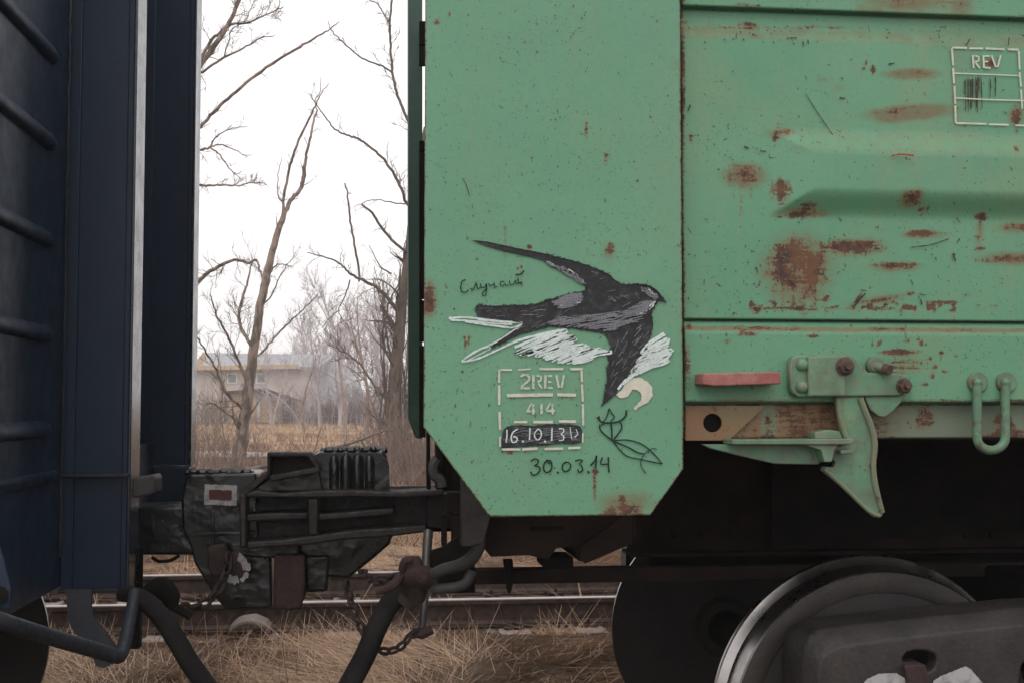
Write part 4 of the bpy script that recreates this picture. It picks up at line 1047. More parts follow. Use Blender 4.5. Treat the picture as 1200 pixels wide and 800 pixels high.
mb = MB(); mb.prism([(155,560),(179,556),(182,560),(182,577),(158,583),(155,583)], 4.2, 4.34); mb.build('stop_lug', M['pipe'], bw, bevel=.006)
mb = MB(); mb.prism([(152,640),(165,642),(165,655),(163,760),(152,760)], 4.4, 4.45); mb.build('coupler_carrier', M['under_black'], bw, bevel=.003)
# step bracket at the near corner, uncoupling lever and its plate
mb = MB(); mb.prism([(-60,640),(-2,640),(3,655),(12,688),(11,712),(-8,714),(-60,714)], 3.12, 3.135); o_ = mb.build('corner_bracket', M['blue'], bw, bevel=.003)
MB().lathe_y(V(-1,697,3.118), [(.022,0),(.022,-.006),(.015,-.008)], 16).build('bolt', M['under_black'], o_, smooth=True)
mb = MB(); mb.tube([V(-60,705,3.0), V(0,727,3.08), V(60,746,3.3), V(118,763,3.52), V(130,767,3.56)], .0215, 14, smooth=4)
mb.tube([V(130,767,3.56), V(140,768,3.6), V(147,750,3.66), V(152,725,3.72), V(158,693,3.8)], [.019,.02,.019,.018,.017], 14, smooth=5)
mb.build('uncoupling_lever', M['blue_dirty'], bw, smooth=True)
plate_hole([(78,690),(108,690),(107,706),(110,722),(126,742),(142,766),(134,776),(122,782),(113,779),(108,765),(88,740),(80,726)], rings(14, (124.5, 759), 4.2), 3.66, .012, 'lever_plate', M['blue_dirty'], bw)
# far wheel of the blue wagon
r_ = random.Random(70); L = []
for k in range(46):
    x_ = r_.uniform(84, 150); y_ = r_.choice((r_.uniform(10, 690), r_.uniform(500, 690))); l = r_.uniform(.6, 2.6); an = r_.gauss(1.4, .5)
    L.append(([(x_, y_), (x_ + l*math.cos(an), y_ + l*math.sin(an))], (r_.uniform(.5, 1.1), .4)))
strokes(L, Y1 - .001, 'paint_chips', M['blue_chip'], bw, jit=.3, dy=.001)
wheelset(bw, V(58, 730, 5.40).x - .506)
mb = MB(); mb.box((-13, 4.5, .98), (XW - .1, 5.06, 1.24)); mb.build('centre_sill', M['under_black'], bw)
mb = MB(); mb.box((-4.4, 6.0, .45), (-2.35, 6.1, .85)); mb.build('side_frame', M['castgrey'], bw, bevel=.02)
# coupler of the blue wagon
cb = MB().prism([(130,594),(222,592),(236,600),(236,652),(222,650),(130,650)], 4.66, 4.90).build('coupler', M['tar'], bw, bevel=.012, label='black tarred coupler head of the blue wagon')
mb = MB()
mb.prism([(217,558),(222,555),(300,554),(301,578),(303,645),(318,652),(319,712),(264,714),(250,697),(228,660),(223,640),(214,620),(212,585)], 4.61, 4.92)
hd = mb.build('coupler_head', M['tar'], cb, bevel=.02)
mb = MB(); rr = random.Random(6)
for x_ in np.arange(222, 300, 5.2):
    p = V(x_, 554.5 + rr.uniform(-.6, .6), rr.uniform(4.63, 4.68)); q = rr.uniform(.010, .018)
    mb.tube([p - Vector((q*1.2,0,0)), p - Vector((q*.6,0,-q*.4)), p + Vector((q*.6,0,q*.4)), p + Vector((q*1.2,0,0))], [q*.3, q*.8, q*.8, q*.3], 8)
for x_ in np.arange(380, 452, 6.2):
    p = V(x_, 528.8 + rr.uniform(-.6, .6), rr.uniform(4.6, 4.66)); q = rr.uniform(.010, .018)
    mb.tube([p - Vector((q*1.2,0,0)), p - Vector((q*.6,0,-q*.4)), p + Vector((q*.6,0,q*.4)), p + Vector((q*1.2,0,0))], [q*.3, q*.8, q*.8, q*.3], 8)
mb2 = MB(); mb2.v = mb.v; mb2.f = mb.f; mb2.build('tar_lumps', M['tar'], cb, smooth=True)
mb = MB()
mb.prism([(222,624),(300,622),(300,626),(222,628)], 4.597, 4.611)
mb.prism([(247,598),(251,598),(251,640),(247,640)], 4.600, 4.612)
mb.build('casting_ridge', M['tar'], cb, bevel=.003)
wm = smear([(240,567),(278,568),(277,592),(239,590.5)], 4.605, 'marking_square', M['white'], cb, 'white painted square with a dark red bar', 15)
smear([(245.5,573),(272,574),(271,586),(245,584.5)], 4.603, 'marking_bar', M['redmark'], wm, None, 16)
c0 = V(276, 664, 4.60)
MB().lathe_y(c0, [(.058,0),(.058,-.02),(.050,-.03),(.03,-.033),(.0005,-.033)], 28).build('lock_shaft_boss', M['rustbrown'], cb, smooth=True)
r_ = random.Random(3); mb = MB()
def ringpatch(a0, a1, r0, r1):
    n = 12; vs = []
    for i in range(n + 1):
        a = a0 + (a1 - a0) * i / n
        for rr_ in (r0, r1):
            q = rr_ * (1 + r_.uniform(-.09, .09)); vs.append((c0.x + q * math.cos(a), c0.y - .034, c0.z + q * math.sin(a)))
    return vs, [(2*i, 2*i+1, 2*i+3, 2*i+2) for i in range(n)]
for a in ((-2.4, -1.2, .026, .055), (-.2, 1.3, .028, .054), (-1.1, -.3, .04, .056)):
    v_, f_ = ringpatch(*a); mb.add(v_, f_)
mb.build('boss_paint', M['white'], cb)
mb = MB(); mb.prism([(243,640),(262,638),(268,650),(262,674),(250,676),(243,664)], 4.52, 4.59); mb.build('chain_lug', M['rustbrown'], cb, bevel=.008)
chain([V(268,648,4.5),V(267,665,4.48),V(262,680,4.46),V(253,694,4.44),V(244,704,4.42),V(230,712,4.4),V(214,712,4.38),V(200,706,4.3),V(190,700,4.2)], .0075, 'chain', M['chain'], bw)
hb = MB().tube([V(142,696,4.0),V(157,697,3.97),V(172,705,3.95),V(190,724,3.93),V(207,750,3.91),V(223,777,3.9),V(243,804,3.9),V(262,830,3.9)], [.022,.026,.029,.030,.030,.030,.030,.030], 16, smooth=5).build('brake_hose', M['rubber'], bw, smooth=True, label='black brake hose hanging under the blue wagon end')
mb = MB(); mb.tube([V(158,700,4.1),V(168,702,4.1),V(178,692,4.1),V(190,688,4.1),V(199,700,4.1),V(196,709,4.1)], [.022,.026,.030,.036,.034,.02], 12, smooth=3)
mb.tube([V(196,706,4.1), V(210,714,4.1), V(224,722,4.1)], .014, 8); mb.build('hose_head', M['under_black'], hb, smooth=True)
mb = MB(); mb.tube([V(178,652,4.6),V(186,657,4.6),V(200,656,4.6),V(210,650,4.6)], .007, 6, smooth=3); mb.build('wire_handle', M['under_black'], bw, smooth=True)

#BACKGROUND
# ------------------------------------------------------------------ trees
def bark(name, c1, c2):
    return mat_simple(name, c1, c2, 5, .9, .98, bump=.6, bscale=30, bdist=.02, vec=(1,1,.4), spec=.2)
M['bark'] = bark('grey_brown_bark', (.10, .078, .065), (.19, .145, .118))
M['bark_pale'] = mat_simple('pale_bark', (.13, .105, .09), (.33, .25, .205), 7, .9, .98, bump=.8, bscale=30, bdist=.03, vec=(1,1,.35), spec=.2, lo=.42, hi=.58)
M['bark_far'] = bark('haze_lilac_twigs', (.40, .34, .355), (.50, .44, .455))  # far twigs: haze put into the colour as a paler base
M['twig_brown'] = bark('brown_twigs', (.19, .135, .115), (.30, .22, .185))

class Tubes:
    """many tapered twigs in one mesh"""
    def __init__(s): s.vs = []; s.fs = []; s.n = 0
    def add(s, P, R, seg=4):
        P = np.asarray(P, float); n = len(P)
        T = np.gradient(P, axis=0); T /= np.linalg.norm(T, axis=1)[:, None] + 1e-9
        ref = np.array([0.31, .9, .12]); A = np.cross(T, ref); A /= np.linalg.norm(A, axis=1)[:, None] + 1e-9; B = np.cross(T, A)
        an = np.arange(seg) * 2 * math.pi / seg
        R = np.asarray(R)[:, None, None]
        ring = P[:, None, :] + R * (A[:, None, :] * np.cos(an)[None, :, None] + B[:, None, :] * np.sin(an)[None, :, None])
        s.vs.append(ring.reshape(-1, 3))
        i = np.arange(n - 1)[:, None] * seg; k = np.arange(seg)[None, :]; k2 = (k + 1) % seg
        s.fs.append((np.stack([i + k, i + k2, i + seg + k2, i + seg + k], -1).reshape(-1, 4)) + s.n); s.n += n * seg
    def build(s, name, mat, parent=None, origin=(0,0,0)):
        co = (np.concatenate(s.vs) - np.array(origin)).astype(np.float32); f = np.concatenate(s.fs).astype(np.int32)
        me = bpy.data.meshes.new(name); me.vertices.add(len(co)); me.vertices.foreach_set('co', co.ravel())
        me.loops.add(f.size); me.loops.foreach_set('vertex_index', f.ravel()); me.polygons.add(len(f))
        me.polygons.foreach_set('loop_start', np.arange(0, f.size, 4, dtype=np.int32)); me.polygons.foreach_set('use_smooth', np.ones(len(f), bool))
        me.update(); me.materials.append(mat)
        o = bpy.data.objects.new(name, me); COL.objects.link(o)
        if parent: o.parent = parent
        return o
def wander(p, d, L, n, r, wig=.25, up=.0):
    P = [p]; d = d / np.linalg.norm(d)
    for i in range(n):
        d = d + r.normal(0, wig, 3) / math.sqrt(n) + np.array([0, 0, up / n]); d /= np.linalg.norm(d); P.append(P[-1] + d * L / n)
    return np.array(P), d
def sprout(T, P, R, r, levels, dens, Lr, Rr=.55, ang=.8, up=.35, rmin=.004, t0=.15, flat=1.0):
    """grow side twigs along path P"""
    seglen = np.linalg.norm(np.diff(P, axis=0), axis=1); L = seglen.sum(); n = max(1, int(dens * L * (1 + r.random() * .4)))
    cum = np.concatenate([[0], np.cumsum(seglen)])
    for k in range(n):
        s_ = L * (t0 + (1 - t0) * r.random()); i = min(len(P) - 2, np.searchsorted(cum, s_) - 1); i = max(i, 0)
        f_ = (s_ - cum[i]) / max(1e-6, seglen[i]); p = P[i] * (1 - f_) + P[i+1] * f_; d = (P[i+1] - P[i]) / max(1e-6, seglen[i])
        rad = (R[i] * (1 - f_) + R[i+1] * f_) * Rr
        side_ = r.normal(0, 1, 3); side_[1] *= flat; side_ -= d * side_.dot(d); side_ /= np.linalg.norm(side_) + 1e-9
        dd = d * math.cos(ang) + side_ * math.sin(ang)
        l = Lr * (1.1 - .6 * s_ / L) * r.uniform(.45, 1.2)
        Q, _ = wander(p, dd, l, 5 if levels > 1 else 4, r, .5, up)
        rr_ = np.linspace(max(rad, rmin), rmin * .6, len(Q))
        T.add(Q, rr_, 4 if rad > .02 else 3)
        if levels > 1: sprout(T, Q, rr_, r, levels - 1, dens * 1.55, Lr * .48, Rr, ang, up, rmin, .2, flat)
def dens_path(P, R, k=4, wob=0, r=None):
    P = [Vector(p) for p in P]; Q, RR = [], []
    for i in range(len(P) - 1):
        p0, p1, p2, p3 = P[max(i-1,0)], P[i], P[i+1], P[min(i+2, len(P)-1)]
        for j in range(k):
            t_ = j / k; Q.append(np.array(.5*((2*p1)+(p2-p0)*t_+(2*p0-5*p1+4*p2-p3)*t_*t_+(3*p1-p0-3*p2+p3)*t_**3))); RR.append(R[i]*(1-t_)+R[i+1]*t_)
    Q.append(np.array(P[-1])); RR.append(R[-1]); Q = np.array(Q)
    if wob: Q[1:-1] += r.normal(0, wob, Q[1:-1].shape)
    return Q, np.array(RR)

def hand_tree(name, limbs, Y, label, mat, seed, trunk_n=1, rmin=.006, cat='tree', group=None):
    """limbs: list of (pixel points, widths px start/end, depth drift, twig density, twig length)"""
    r = np.random.default_rng(seed); s = sc(Y)
    base = V(*limbs[0][0][0], Y); rt = thing(name, base, label, cat, group)
    for part, sel in (('trunk', limbs[:trunk_n]), ('crown', limbs[trunk_n:])):
        if not sel: continue
        T = Tubes()
        for pts, w, drift, den, tl in sel:
            n = len(pts); W_ = list(w) if len(w) == n else list(np.linspace(w[0], w[-1], n))
            P3 = [V(x, y, Y) + Vector((0, drift * i / max(1, n-1), 0)) for i, (x, y) in enumerate(pts)]
            # keep the projection while drifting in depth
            P3 = [V(x, y, Y + drift * i / max(1, n-1)) for i, (x, y) in enumerate(pts)]
            Q, R = dens_path(P3, [q * s / 2 * .86 for q in W_], 5, .008, r)
            T.add(Q, R, 8 if W_[0] > 5 else 5)
            if den: sprout(T, Q, R, r, 2, den * 6.5, tl * .95, .30, .75, .45, rmin * .85, .08, 1.0)
        T.build(part, mat, rt, origin=tuple(base))
    return rt
YT = 30
hand_tree('bare_tree', [
  ([(279,548),(284,505),(292,450),(300,395),(305,360),(311,330),(318,300),(326,270),(332,255)], (24,17,15,13,12,12,10,9,8), 0, .25, .8),
  ([(332,255),(340,236),(352,222),(356,205),(358,185),(364,160),(368,140),(372,130)], (7,6,5.5,6,4,3.5,3,2), .6, .5, .5),
  ([(332,256),(332,240),(333,225),(340,195),(350,165),(362,140),(368,128),(375,112),(385,98)], (6,4,4,3.5,3.5,3,2.5,1.6,1), -.5, .5, .5),
  ([(372,130),(369,118),(375,108),(376,92)], (2,1.5,1.2,.8), 0, .5, .4),
  ([(332,240),(326,228),(326,205),(330,185)], (2,1.6,1.2,.8), .5, .5, .3),
  ([(311,330),(322,312),(330,310),(342,312)], (3,2,1.6,.8), .5, .8, .5),
  ([(310,335),(304,315),(300,305),(290,308),(276,304),(262,310),(246,318),(232,330),(215,338),(190,345)], (3,3,3,4,4,5,5.5,6,6,6), 2.0, .9, .9),
  ([(306,360),(318,345),(330,320),(345,300)], (2.5,2,1.4,.8), -1, .9, .6),
  ([(298,410),(288,395),(280,375),(284,350),(290,330),(296,305)], (5,5,4.5,4,3,1.5), .8, 1.0, .8),
  ([(292,455),(282,430),(272,405),(262,385),(252,365),(246,345)], (5,4,3.5,3,2.5,1.4), -1, 1.0, .8),
  ([(286,480),(275,470),(262,455),(252,430),(240,410),(232,396)], (5,4.5,4,3,2.5,1.6), -1.6, 1.0, .8),
  ([(305,415),(318,400),(332,385),(345,372),(358,360),(372,345)], (3,3,2.6,2.2,1.8,1), .5, .9, .7),
  ([(286,500),(275,490),(258,478),(245,470)], (4,3,2.5,1), -1, 1.0, .7),
 ], YT, 'slender bare tree with a forked top standing left of the gap centre', M['bark_pale'], 3, 1)
# thick trunk close to the green wagon with tangled suckers
limbs = [([(462,552),(461,510),(462,470),(464,430),(468,390),(472,350),(478,300),(486,240),(500,150)], (27,22,20,18,16,14,13,11,9), 0, .5, 1.2),
  ([(466,400),(460,380),(452,368),(447,358)], (7,6,6,5), 0, .6, .5),
  ([(470,370),(455,350),(440,336),(428,330),(412,322),(402,312),(388,304),(360,296)], (6,5.5,4.5,4,3.2,2.6,2,1), -.8, .7, .7),
  ([(421,330),(420,310),(414,280),(410,255),(407,226),(404,215)], (3,3.2,3,2.8,2.2,1.5), 0, .6, .4),
  ([(410,328),(405,345),(397,362),(400,372),(410,385)], (2,1.8,1.5,1.1,.8), 0, .8, .6),
  ([(397,364),(385,374),(378,384)], (1.5,1,.7), 0, .8, .4),
  ([(490,305),(478,296),(462,284),(448,268),(436,250),(424,240)], (4.5,4,4,3.8,3.4,2.4), -.6, .6, .5),
  ([(500,260),(476,238),(472,225),(462,205),(450,188),(438,176),(424,165),(412,160),(398,155),(388,147),(376,130),(362,110)], (5,4.5,4.2,4,3.6,3.2,3,2.8,2.4,2,1.6,1), -1.0, .7, .6),
  ([(500,190),(482,150),(470,122),(464,105),(460,85),(458,60),(457,30),(459,0),(462,-30)], (5,4.5,4,3.8,3.6,3.4,3,2.8,2), -.5, .9, .7),
  ([(461,86),(448,78),(424,68),(408,55),(396,44),(388,34),(384,24)], (3,2.6,2.3,2,1.6,1.3,.8), 0, .7, .5),
  ([(457,27),(449,15),(442,4),(432,0),(420,-8)], (2.4,2,1.6,1.2,.8), 0, .9, .5),
  ([(466,480),(448,462),(436,448),(425,430),(412,418),(398,410),(384,404)], (4.5,4,3.4,3,2.4,1.8,1), 1.2, 1.2, .9),
  ([(452,368),(458,350),(466,335),(470,312)], (3,2.6,2,1.2), 0, 1.2, .6),
  ([(470,440),(456,420),(448,395),(452,372),(444,350)], (4,3,2.4,2,1), -.8, 1.2, .9),
  ([(475,239),(460,238),(445,234),(430,236),(415,242)], (2,1.8,1.4,1.2,.7), 0, .5, .4)]
rs = random.Random(77)
for k in range(22):
    x0_ = rs.uniform(446, 486); lean = rs.uniform(-30, 14); top = rs.uniform(300, 440); w0_ = rs.uniform(1.6, 4.2)
    n_ = 5; limbs.append(([(x0_ + lean * (i/n_) ** 1.5 + rs.uniform(-3, 3), 556 - (556 - top) * i / n_) for i in range(n_ + 1)], (w0_, .8), rs.uniform(-.7, .7), .16, .5))
for k in range(16):
    y_ = rs.uniform(300, 530); x0_ = 466 + rs.uniform(-8, 8); d_ = rs.choice((-1, -1, 1)); l_ = rs.uniform(14, 40)
    limbs.append(([(x0_, y_), (x0_ + d_*l_*.5, y_ - rs.uniform(5, 18)), (x0_ + d_*l_, y_ - rs.uniform(15, 50))], (rs.uniform(1.5, 3), .8), rs.uniform(-.6, .6), .3, .5))
hand_tree('bare_tree', limbs, 28, 'thick bare tree with tangled suckers beside the green wagon edge', M['bark'], 11, 1, .006)
# a tree standing hidden behind the blue wagon reaches over from the left
hand_tree('bare_tree', [
  ([(120,552),(130,480),(140,400),(150,320),(160,260),(180,180)], (30,26,24,22,19,16), 0, 0, .8),
  ([(180,180),(200,140),(222,98),(236,75),(250,56),(262,38),(274,15),(284,-10)], (10,9,8.5,8,7,6.5,5.5,5), -.6, 1.1, .7),
  ([(222,98),(244,52),(256,40),(268,30),(290,27),(310,18),(332,8)], (5,4.5,4,3.6,3,2.2,1.2), 0, 1.1, .7),
  ([(180,130),(220,92),(242,82),(262,68),(285,57),(305,45),(322,42)], (4.5,4,3.6,3.2,2.6,1.8,1), 0, .9, .6),
  ([(262,68),(268,50),(272,34),(288,24),(298,0)], (2,1.8,1.5,1.3,1), 0, 1.2, .5),
  ([(150,230),(200,180),(230,154),(250,132),(272,112),(300,88),(330,68),(352,55),(368,45),(384,36),(398,26)], (6,5.5,5,4.6,4.4,4,3.6,3.4,2.8,2,1), -.6, .35, .45),
  ([(160,200),(222,176),(236,176),(246,172),(252,162),(268,152),(290,148)], (4,3.6,3.2,3,2,1.6,.8), 0, .8, .5),
  ([(246,172),(260,170),(275,176),(290,184)], (2.4,2,1.5,.8), 0, .9, .4),
  ([(246,172),(258,182),(268,196),(282,210)], (2.4,2,1.5,.8), 0, .9, .4),
  ([(150,230),(222,218),(242,218),(262,217),(278,218),(290,215),(310,214)], (4,3.6,3.2,2.6,2,1.6,.8), 0, 1.6, .45),
 ], 26, 'leafless tree behind the blue wagon reaching its limbs into the sky', M['bark_pale'], 21, 1)

def gen_tree(h, seed, mat, rmin, dens=1.5, name='bare_tree', spread=.5, r0=None):
    r = np.random.default_rng(seed); rt = bpy.data.objects.new(name, None); COL.objects.link(rt)
    T = Tubes(); T2 = Tubes(); r0 = r0 or h * .014
    nst = r.integers(1, 4)
    for k in range(nst):
        d = np.array([r.normal(0, .14), r.normal(0, .14), 1.0])
        Q, _ = wander(np.array([r.normal(0,.1), r.normal(0,.1), -.3]), d, h * r.uniform(.75, 1), 9, r, .3, .1)
        R = np.linspace(r0, rmin, len(Q)); T.add(Q, R, 6)
        sprout(T2, Q, R, r, 3, dens * 8 / h, h * .34, .5, .62, .6, rmin, .22)
    T.build('trunk', mat, rt); T2.build('crown', mat, rt); return rt
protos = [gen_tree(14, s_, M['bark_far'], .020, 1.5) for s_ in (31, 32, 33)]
protos += [gen_tree(9, s_, M['twig_brown'], .013, .9) for s_ in (34, 35)]
used = [False] * 5
rr = random.Random(5)
def plant(pool, flags, k, px_, Yf, sca, label, cat, group, zs=1.0):
    p = V(px_, 478, Yf); o_ = pool[k] if not flags[k] else copy_tree(pool[k]); flags[k] = True
    o_.location = (p.x, Yf, float(gz(p.x, Yf))); o_.rotation_euler.z = rr.uniform(0, 6.28); o_.scale = (sca, sca, sca * zs)
    return tag(o_, label, cat, group)
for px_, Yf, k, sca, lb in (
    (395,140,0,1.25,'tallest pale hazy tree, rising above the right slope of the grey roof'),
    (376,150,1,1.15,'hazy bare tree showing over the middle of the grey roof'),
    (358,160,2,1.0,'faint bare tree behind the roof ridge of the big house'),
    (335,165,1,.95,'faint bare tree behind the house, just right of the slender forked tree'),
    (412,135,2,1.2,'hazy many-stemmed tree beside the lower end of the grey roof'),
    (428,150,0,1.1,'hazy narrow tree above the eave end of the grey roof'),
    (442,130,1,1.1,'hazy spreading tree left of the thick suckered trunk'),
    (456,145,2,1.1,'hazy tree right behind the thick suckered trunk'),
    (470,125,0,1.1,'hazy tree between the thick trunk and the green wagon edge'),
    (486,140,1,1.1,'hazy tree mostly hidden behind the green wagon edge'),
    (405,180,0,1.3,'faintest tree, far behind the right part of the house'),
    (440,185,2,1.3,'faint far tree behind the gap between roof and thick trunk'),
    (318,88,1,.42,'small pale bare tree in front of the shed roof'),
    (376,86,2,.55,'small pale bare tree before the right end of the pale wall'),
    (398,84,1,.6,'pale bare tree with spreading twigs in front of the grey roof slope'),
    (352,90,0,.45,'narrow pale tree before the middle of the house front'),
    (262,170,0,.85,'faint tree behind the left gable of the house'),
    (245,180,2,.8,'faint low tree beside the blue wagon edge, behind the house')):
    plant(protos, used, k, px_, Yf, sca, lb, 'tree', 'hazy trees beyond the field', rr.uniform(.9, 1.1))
for px_, Yf, k, sca, lb in (
    (360,58,4,.62,'forked brown sapling standing before the right end of the ochre shed'),
    (404,62,3,.8,'thin brown sapling in front of the grey roof slope'),
    (424,54,4,.85,'forked sapling below the curving limb left of the thick trunk'),
    (440,50,3,.8,'thin sapling just left of the thick suckered trunk'),
    (250,52,4,.6,'forked sapling in front of the left end of the house'),
    (236,46,3,.62,'thin sapling close against the blue wagon edge')):
    plant(protos, used, k, px_, Yf, sca, lb, 'tree', 'saplings at the field edge')
def shrub(h, seed, mat, n=40, rmin=.008, w=.6):
    r = np.random.default_rng(seed); rt = bpy.data.objects.new('bare_shrub', None); COL.objects.link(rt); T = Tubes()
    for k in range(n):
        a = r.random() * 6.28; d = np.array([math.cos(a) * r.uniform(.1, w), math.sin(a) * r.uniform(.1, w), 1.0])
        Q, _ = wander(np.array([r.normal(0,.18*h), r.normal(0,.18*h), -.05]), d, h * r.uniform(.5, 1), 6, r, .45, .1)
        R = np.linspace(rmin * 1.6, rmin * .6, len(Q)); T.add(Q, R, 3); sprout(T, Q, R, r, 2, 2.0 / h * 1.6, h * .35, .6, .6, .3, rmin * .8, .15)
    T.build('stems', mat, rt); return rt
sh = [shrub(1.6, 51, M['twig_brown'], rmin=.005), shrub(1.5, 52, M['twig_brown'], 34, rmin=.005), shrub(2.6, 53, M['twig_brown'], 60, .010), shrub(2.8, 54, M['bark_far'], 60, .012)]
us = [False] * 4
for px_, Yf, k, sca, lb in (
    (252,27,0,.9,'bushy dry shrub at the left foot of the slender forked tree'),
    (264,29,1,1.0,'sparse dry shrub just left of the slender trunk'),
    (237,31,0,1.0,'dry shrub cut off by the blue wagon edge'),
    (300,30,1,.7,'small sparse shrub just right of the slender trunk'),
    (450,26,1,1.0,'sparse shrub at the left foot of the thick suckered trunk'),
    (466,25,0,1.2,'dense shrub wrapped round the foot of the thick trunk'),
    (482,26,1,1.2,'sparse shrub right of the thick trunk'),
    (494,24,0,1.2,'dense shrub between the thick trunk and the green corner plate'),
    (476,23,0,1.0,'low dense shrub before the thick trunk'),
    (507,24,1,1.2,'sparse shrub under the end of the green wagon')):
    plant(sh, us, k, px_, Yf, sca, lb, 'shrub', 'shrubs beyond the track')
for px_, Yf, k, sca, lb in (
    (240,92,2,1.5,'dark brown brush before the left end of the house'),
    (254,90,2,1.2,'brown brush left of the ochre shed door'),
    (336,93,2,1.1,'brown brush before the right side wall of the shed'),
    (348,92,2,1.2,'brown brush at the right foot of the shed roof'),
    (362,90,3,1.4,'pale brush in front of the low brown wall'),
    (378,91,2,1.2,'brown brush below the first small white window'),
    (394,90,2,1.3,'brown brush below the second small white window'),
    (410,91,2,1.3,'brown brush below the middle of the grey roof slope'),
    (424,88,3,1.5,'pale brush below the eave end of the grey roof'),
    (440,88,2,1.6,'tall brown brush left of the thick trunk at the field edge'),
    (456,86,3,1.6,'pale brush behind the thick trunk at the field edge'),
    (300,99,2,.5,'low brush at the foot of the shed')):
    plant(sh, us, k, px_, Yf, sca, lb, 'shrub', 'brush before the house')

# fallen branch behind the couplers
T = Tubes(); r = np.random.default_rng(8)
Q, R = dens_path([V(258,556,24), V(300,548,24), V(340,540,24.3), V(380,528,24.6), V(430,512,25), V(462,500,25.4)], [.04,.045,.04,.03,.022,.01], 5, .01, r)
T.add(Q, R, 6); sprout(T, Q, R, r, 2, 1.6, .8, .5, .7, .5, .006)
fb = thing('fallen_branch', tuple(Q[0]), 'long leafless branch leaning low across the grass behind the couplers', 'branch')
T.build('stem', M['bark'], fb, origin=tuple(Q[0]))

# ------------------------------------------------------------------ houses
M['roof'] = mat_simple('grey_sheet_roof', (.27, .27, .285), (.33, .325, .34), 2, .6, .8, bump=.1)
M['ochre'] = mat_simple('ochre_board', (.44, .30, .18), (.50, .36, .22), 2, .8, .9, bump=.1)
M['palewall'] = mat_simple('haze_pale_siding', (.44, .375, .35), (.50, .43, .40), 1, .8, .9, bump=.1)  # haze painted into the wall colour, lifted toward the pale air
M['brownwall'] = mat_simple('brown_fence_boards', (.13, .095, .08), (.2, .15, .13), 3, .85, .95, bump=.2)
M['glass'] = mat_simple('window_glass', (.12, .13, .14), (.2, .2, .22), 1, .15, .25, bump=.02)
M['whiteframe'] = mat_simple('white_frame', (.62, .60, .58), (.7, .68, .66), 1, .7, .8, bump=.02)
Yh = 118
hb0 = V(330, 492, Yh)
house = thing('house', (V(300,478,Yh).x, Yh, V(300,492,Yh).z), 'large pale house with a long grey roof beyond the field', 'house')
z0 = float(gz(V(300,478,Yh).x, Yh)) - .2
mb = MB(); mb.prism([(229,500),(372,500),(372,432),(228,432),(222,436)], Yh, Yh + 14); mb.build('wall', M['palewall'], house)
mb = MB(); mb.prism([(372.5,504),(470,504),(470,473),(372.5,473)], Yh + 1, Yh + 12); mb.build('low_wall', M['brownwall'], house)
def slope(pts, name, mat):
    P = [Vector(p) for p in pts]; n = (P[1]-P[0]).cross(P[2]-P[0]).normalized() * .25
    MB().add([*P, *[p - n for p in P]], [(0,1,2,3),(7,6,5,4),(0,4,5,1),(1,5,6,2),(2,6,7,3),(3,7,4,0)]).build(name, mat, house)
slope([V(222,431,Yh-.8), V(374,429.5,Yh-.8), V(392,415.5,Yh+6), V(238,413,Yh+6)], 'roof', M['roof'])
slope([V(373,474,Yh-.85), V(437,474.5,Yh-.85), V(397,415.8,Yh+6), V(374,430,Yh+3)], 'roof', M['roof'])
slope([V(306,474,Yh+.5), V(438,474.5,Yh-.6), V(398,416.5,Yh+5.5), V(306,415.5,Yh+5.5)], 'roof', M['roof'])
mb = MB(); mb.prism([(238,412),(222,436),(229,436),(242,418)], Yh - 1, Yh - .8); mb.prism([(228,428.5),(350,426.5),(350,431.5),(228,433.5)], Yh - 1.05, Yh - .81); mb.build('fascia', M['ochre'], house)
for x_ in (266, 300):
    w_ = MB().prism([(x_,437),(x_+12,437),(x_+12,449),(x_,449)], Yh - .12, Yh - .003).build('window', M['whiteframe'], house)
    MB().prism([(x_+1.5,438.5),(x_+10.5,438.5),(x_+10.5,447.5),(x_+1.5,447.5)], Yh - .15, Yh - .121).build('pane', M['glass'], w_)
for x_ in (387, 404):
    w_ = MB().prism([(x_,475.5),(x_+11,475.5),(x_+11,481),(x_,481)], Yh + .85, Yh + .997).build('window', M['whiteframe'], house)
    MB().prism([(x_+1.5,476.5),(x_+9.5,476.5),(x_+9.5,480),(x_+1.5,480)], Yh + .8, Yh + .849).build('pane', M['glass'], w_)
Ysd = 100
shed = thing('shed', tuple(V(300,494,Ysd)), 'small ochre shed with a brown sloping roof in front of the house', 'shed')
mb = MB(); mb.prism([(267,495),(300,495),(300,457),(267,459)], Ysd, Ysd + 3); mb.prism([(305,494),(330,494),(330,464),(305,456)], Ysd + .5, Ysd + 3); mb.build('wall', M['ochre'], shed)
mb = MB(); mb.prism([(262,458),(303,455),(303,458),(262,461)], Ysd - .6, Ysd + 3.3); mb.prism([(303,454),(308,454),(350,468),(350,472),(303,458)], Ysd - .4, Ysd + 3.3); mb.build('roof', M['rustbrown'], shed)
mb = MB(); mb.prism([(331,494),(349,494),(349,470),(331,466)], Ysd + 1, Ysd + 3); mb.build('side_wall', M['brownwall'], shed)
mb = MB(); mb.prism([(262,494),(266.5,494),(266.5,468),(262,468)], Ysd - .05, Ysd + .1); mb.build('door', M['brownwall'], shed)
mb = MB(); mb.prism([(300.5,494),(304.5,494),(304.5,458),(300.5,458)], Ysd + .3, Ysd + .6); mb.build('post', M['whiteframe'], shed)
# long board fence behind the field
fn = thing('board_fence', tuple(V(420,497,92)), 'low brown board fence along the far edge of the field', 'fence')
mb = MB(); mb.prism([(352,498),(520,498),(520,484),(352,483)], 108, 108.15); mb.build('boards', M['brownwall'], fn)
mb = MB()
for x_ in range(352, 520, 12): mb.prism([(x_,499),(x_+1.2,499),(x_+1.2,481.5),(x_,481.5)], 107.85, 107.99)
mb.build_each('post', M['brownwall'], fn)

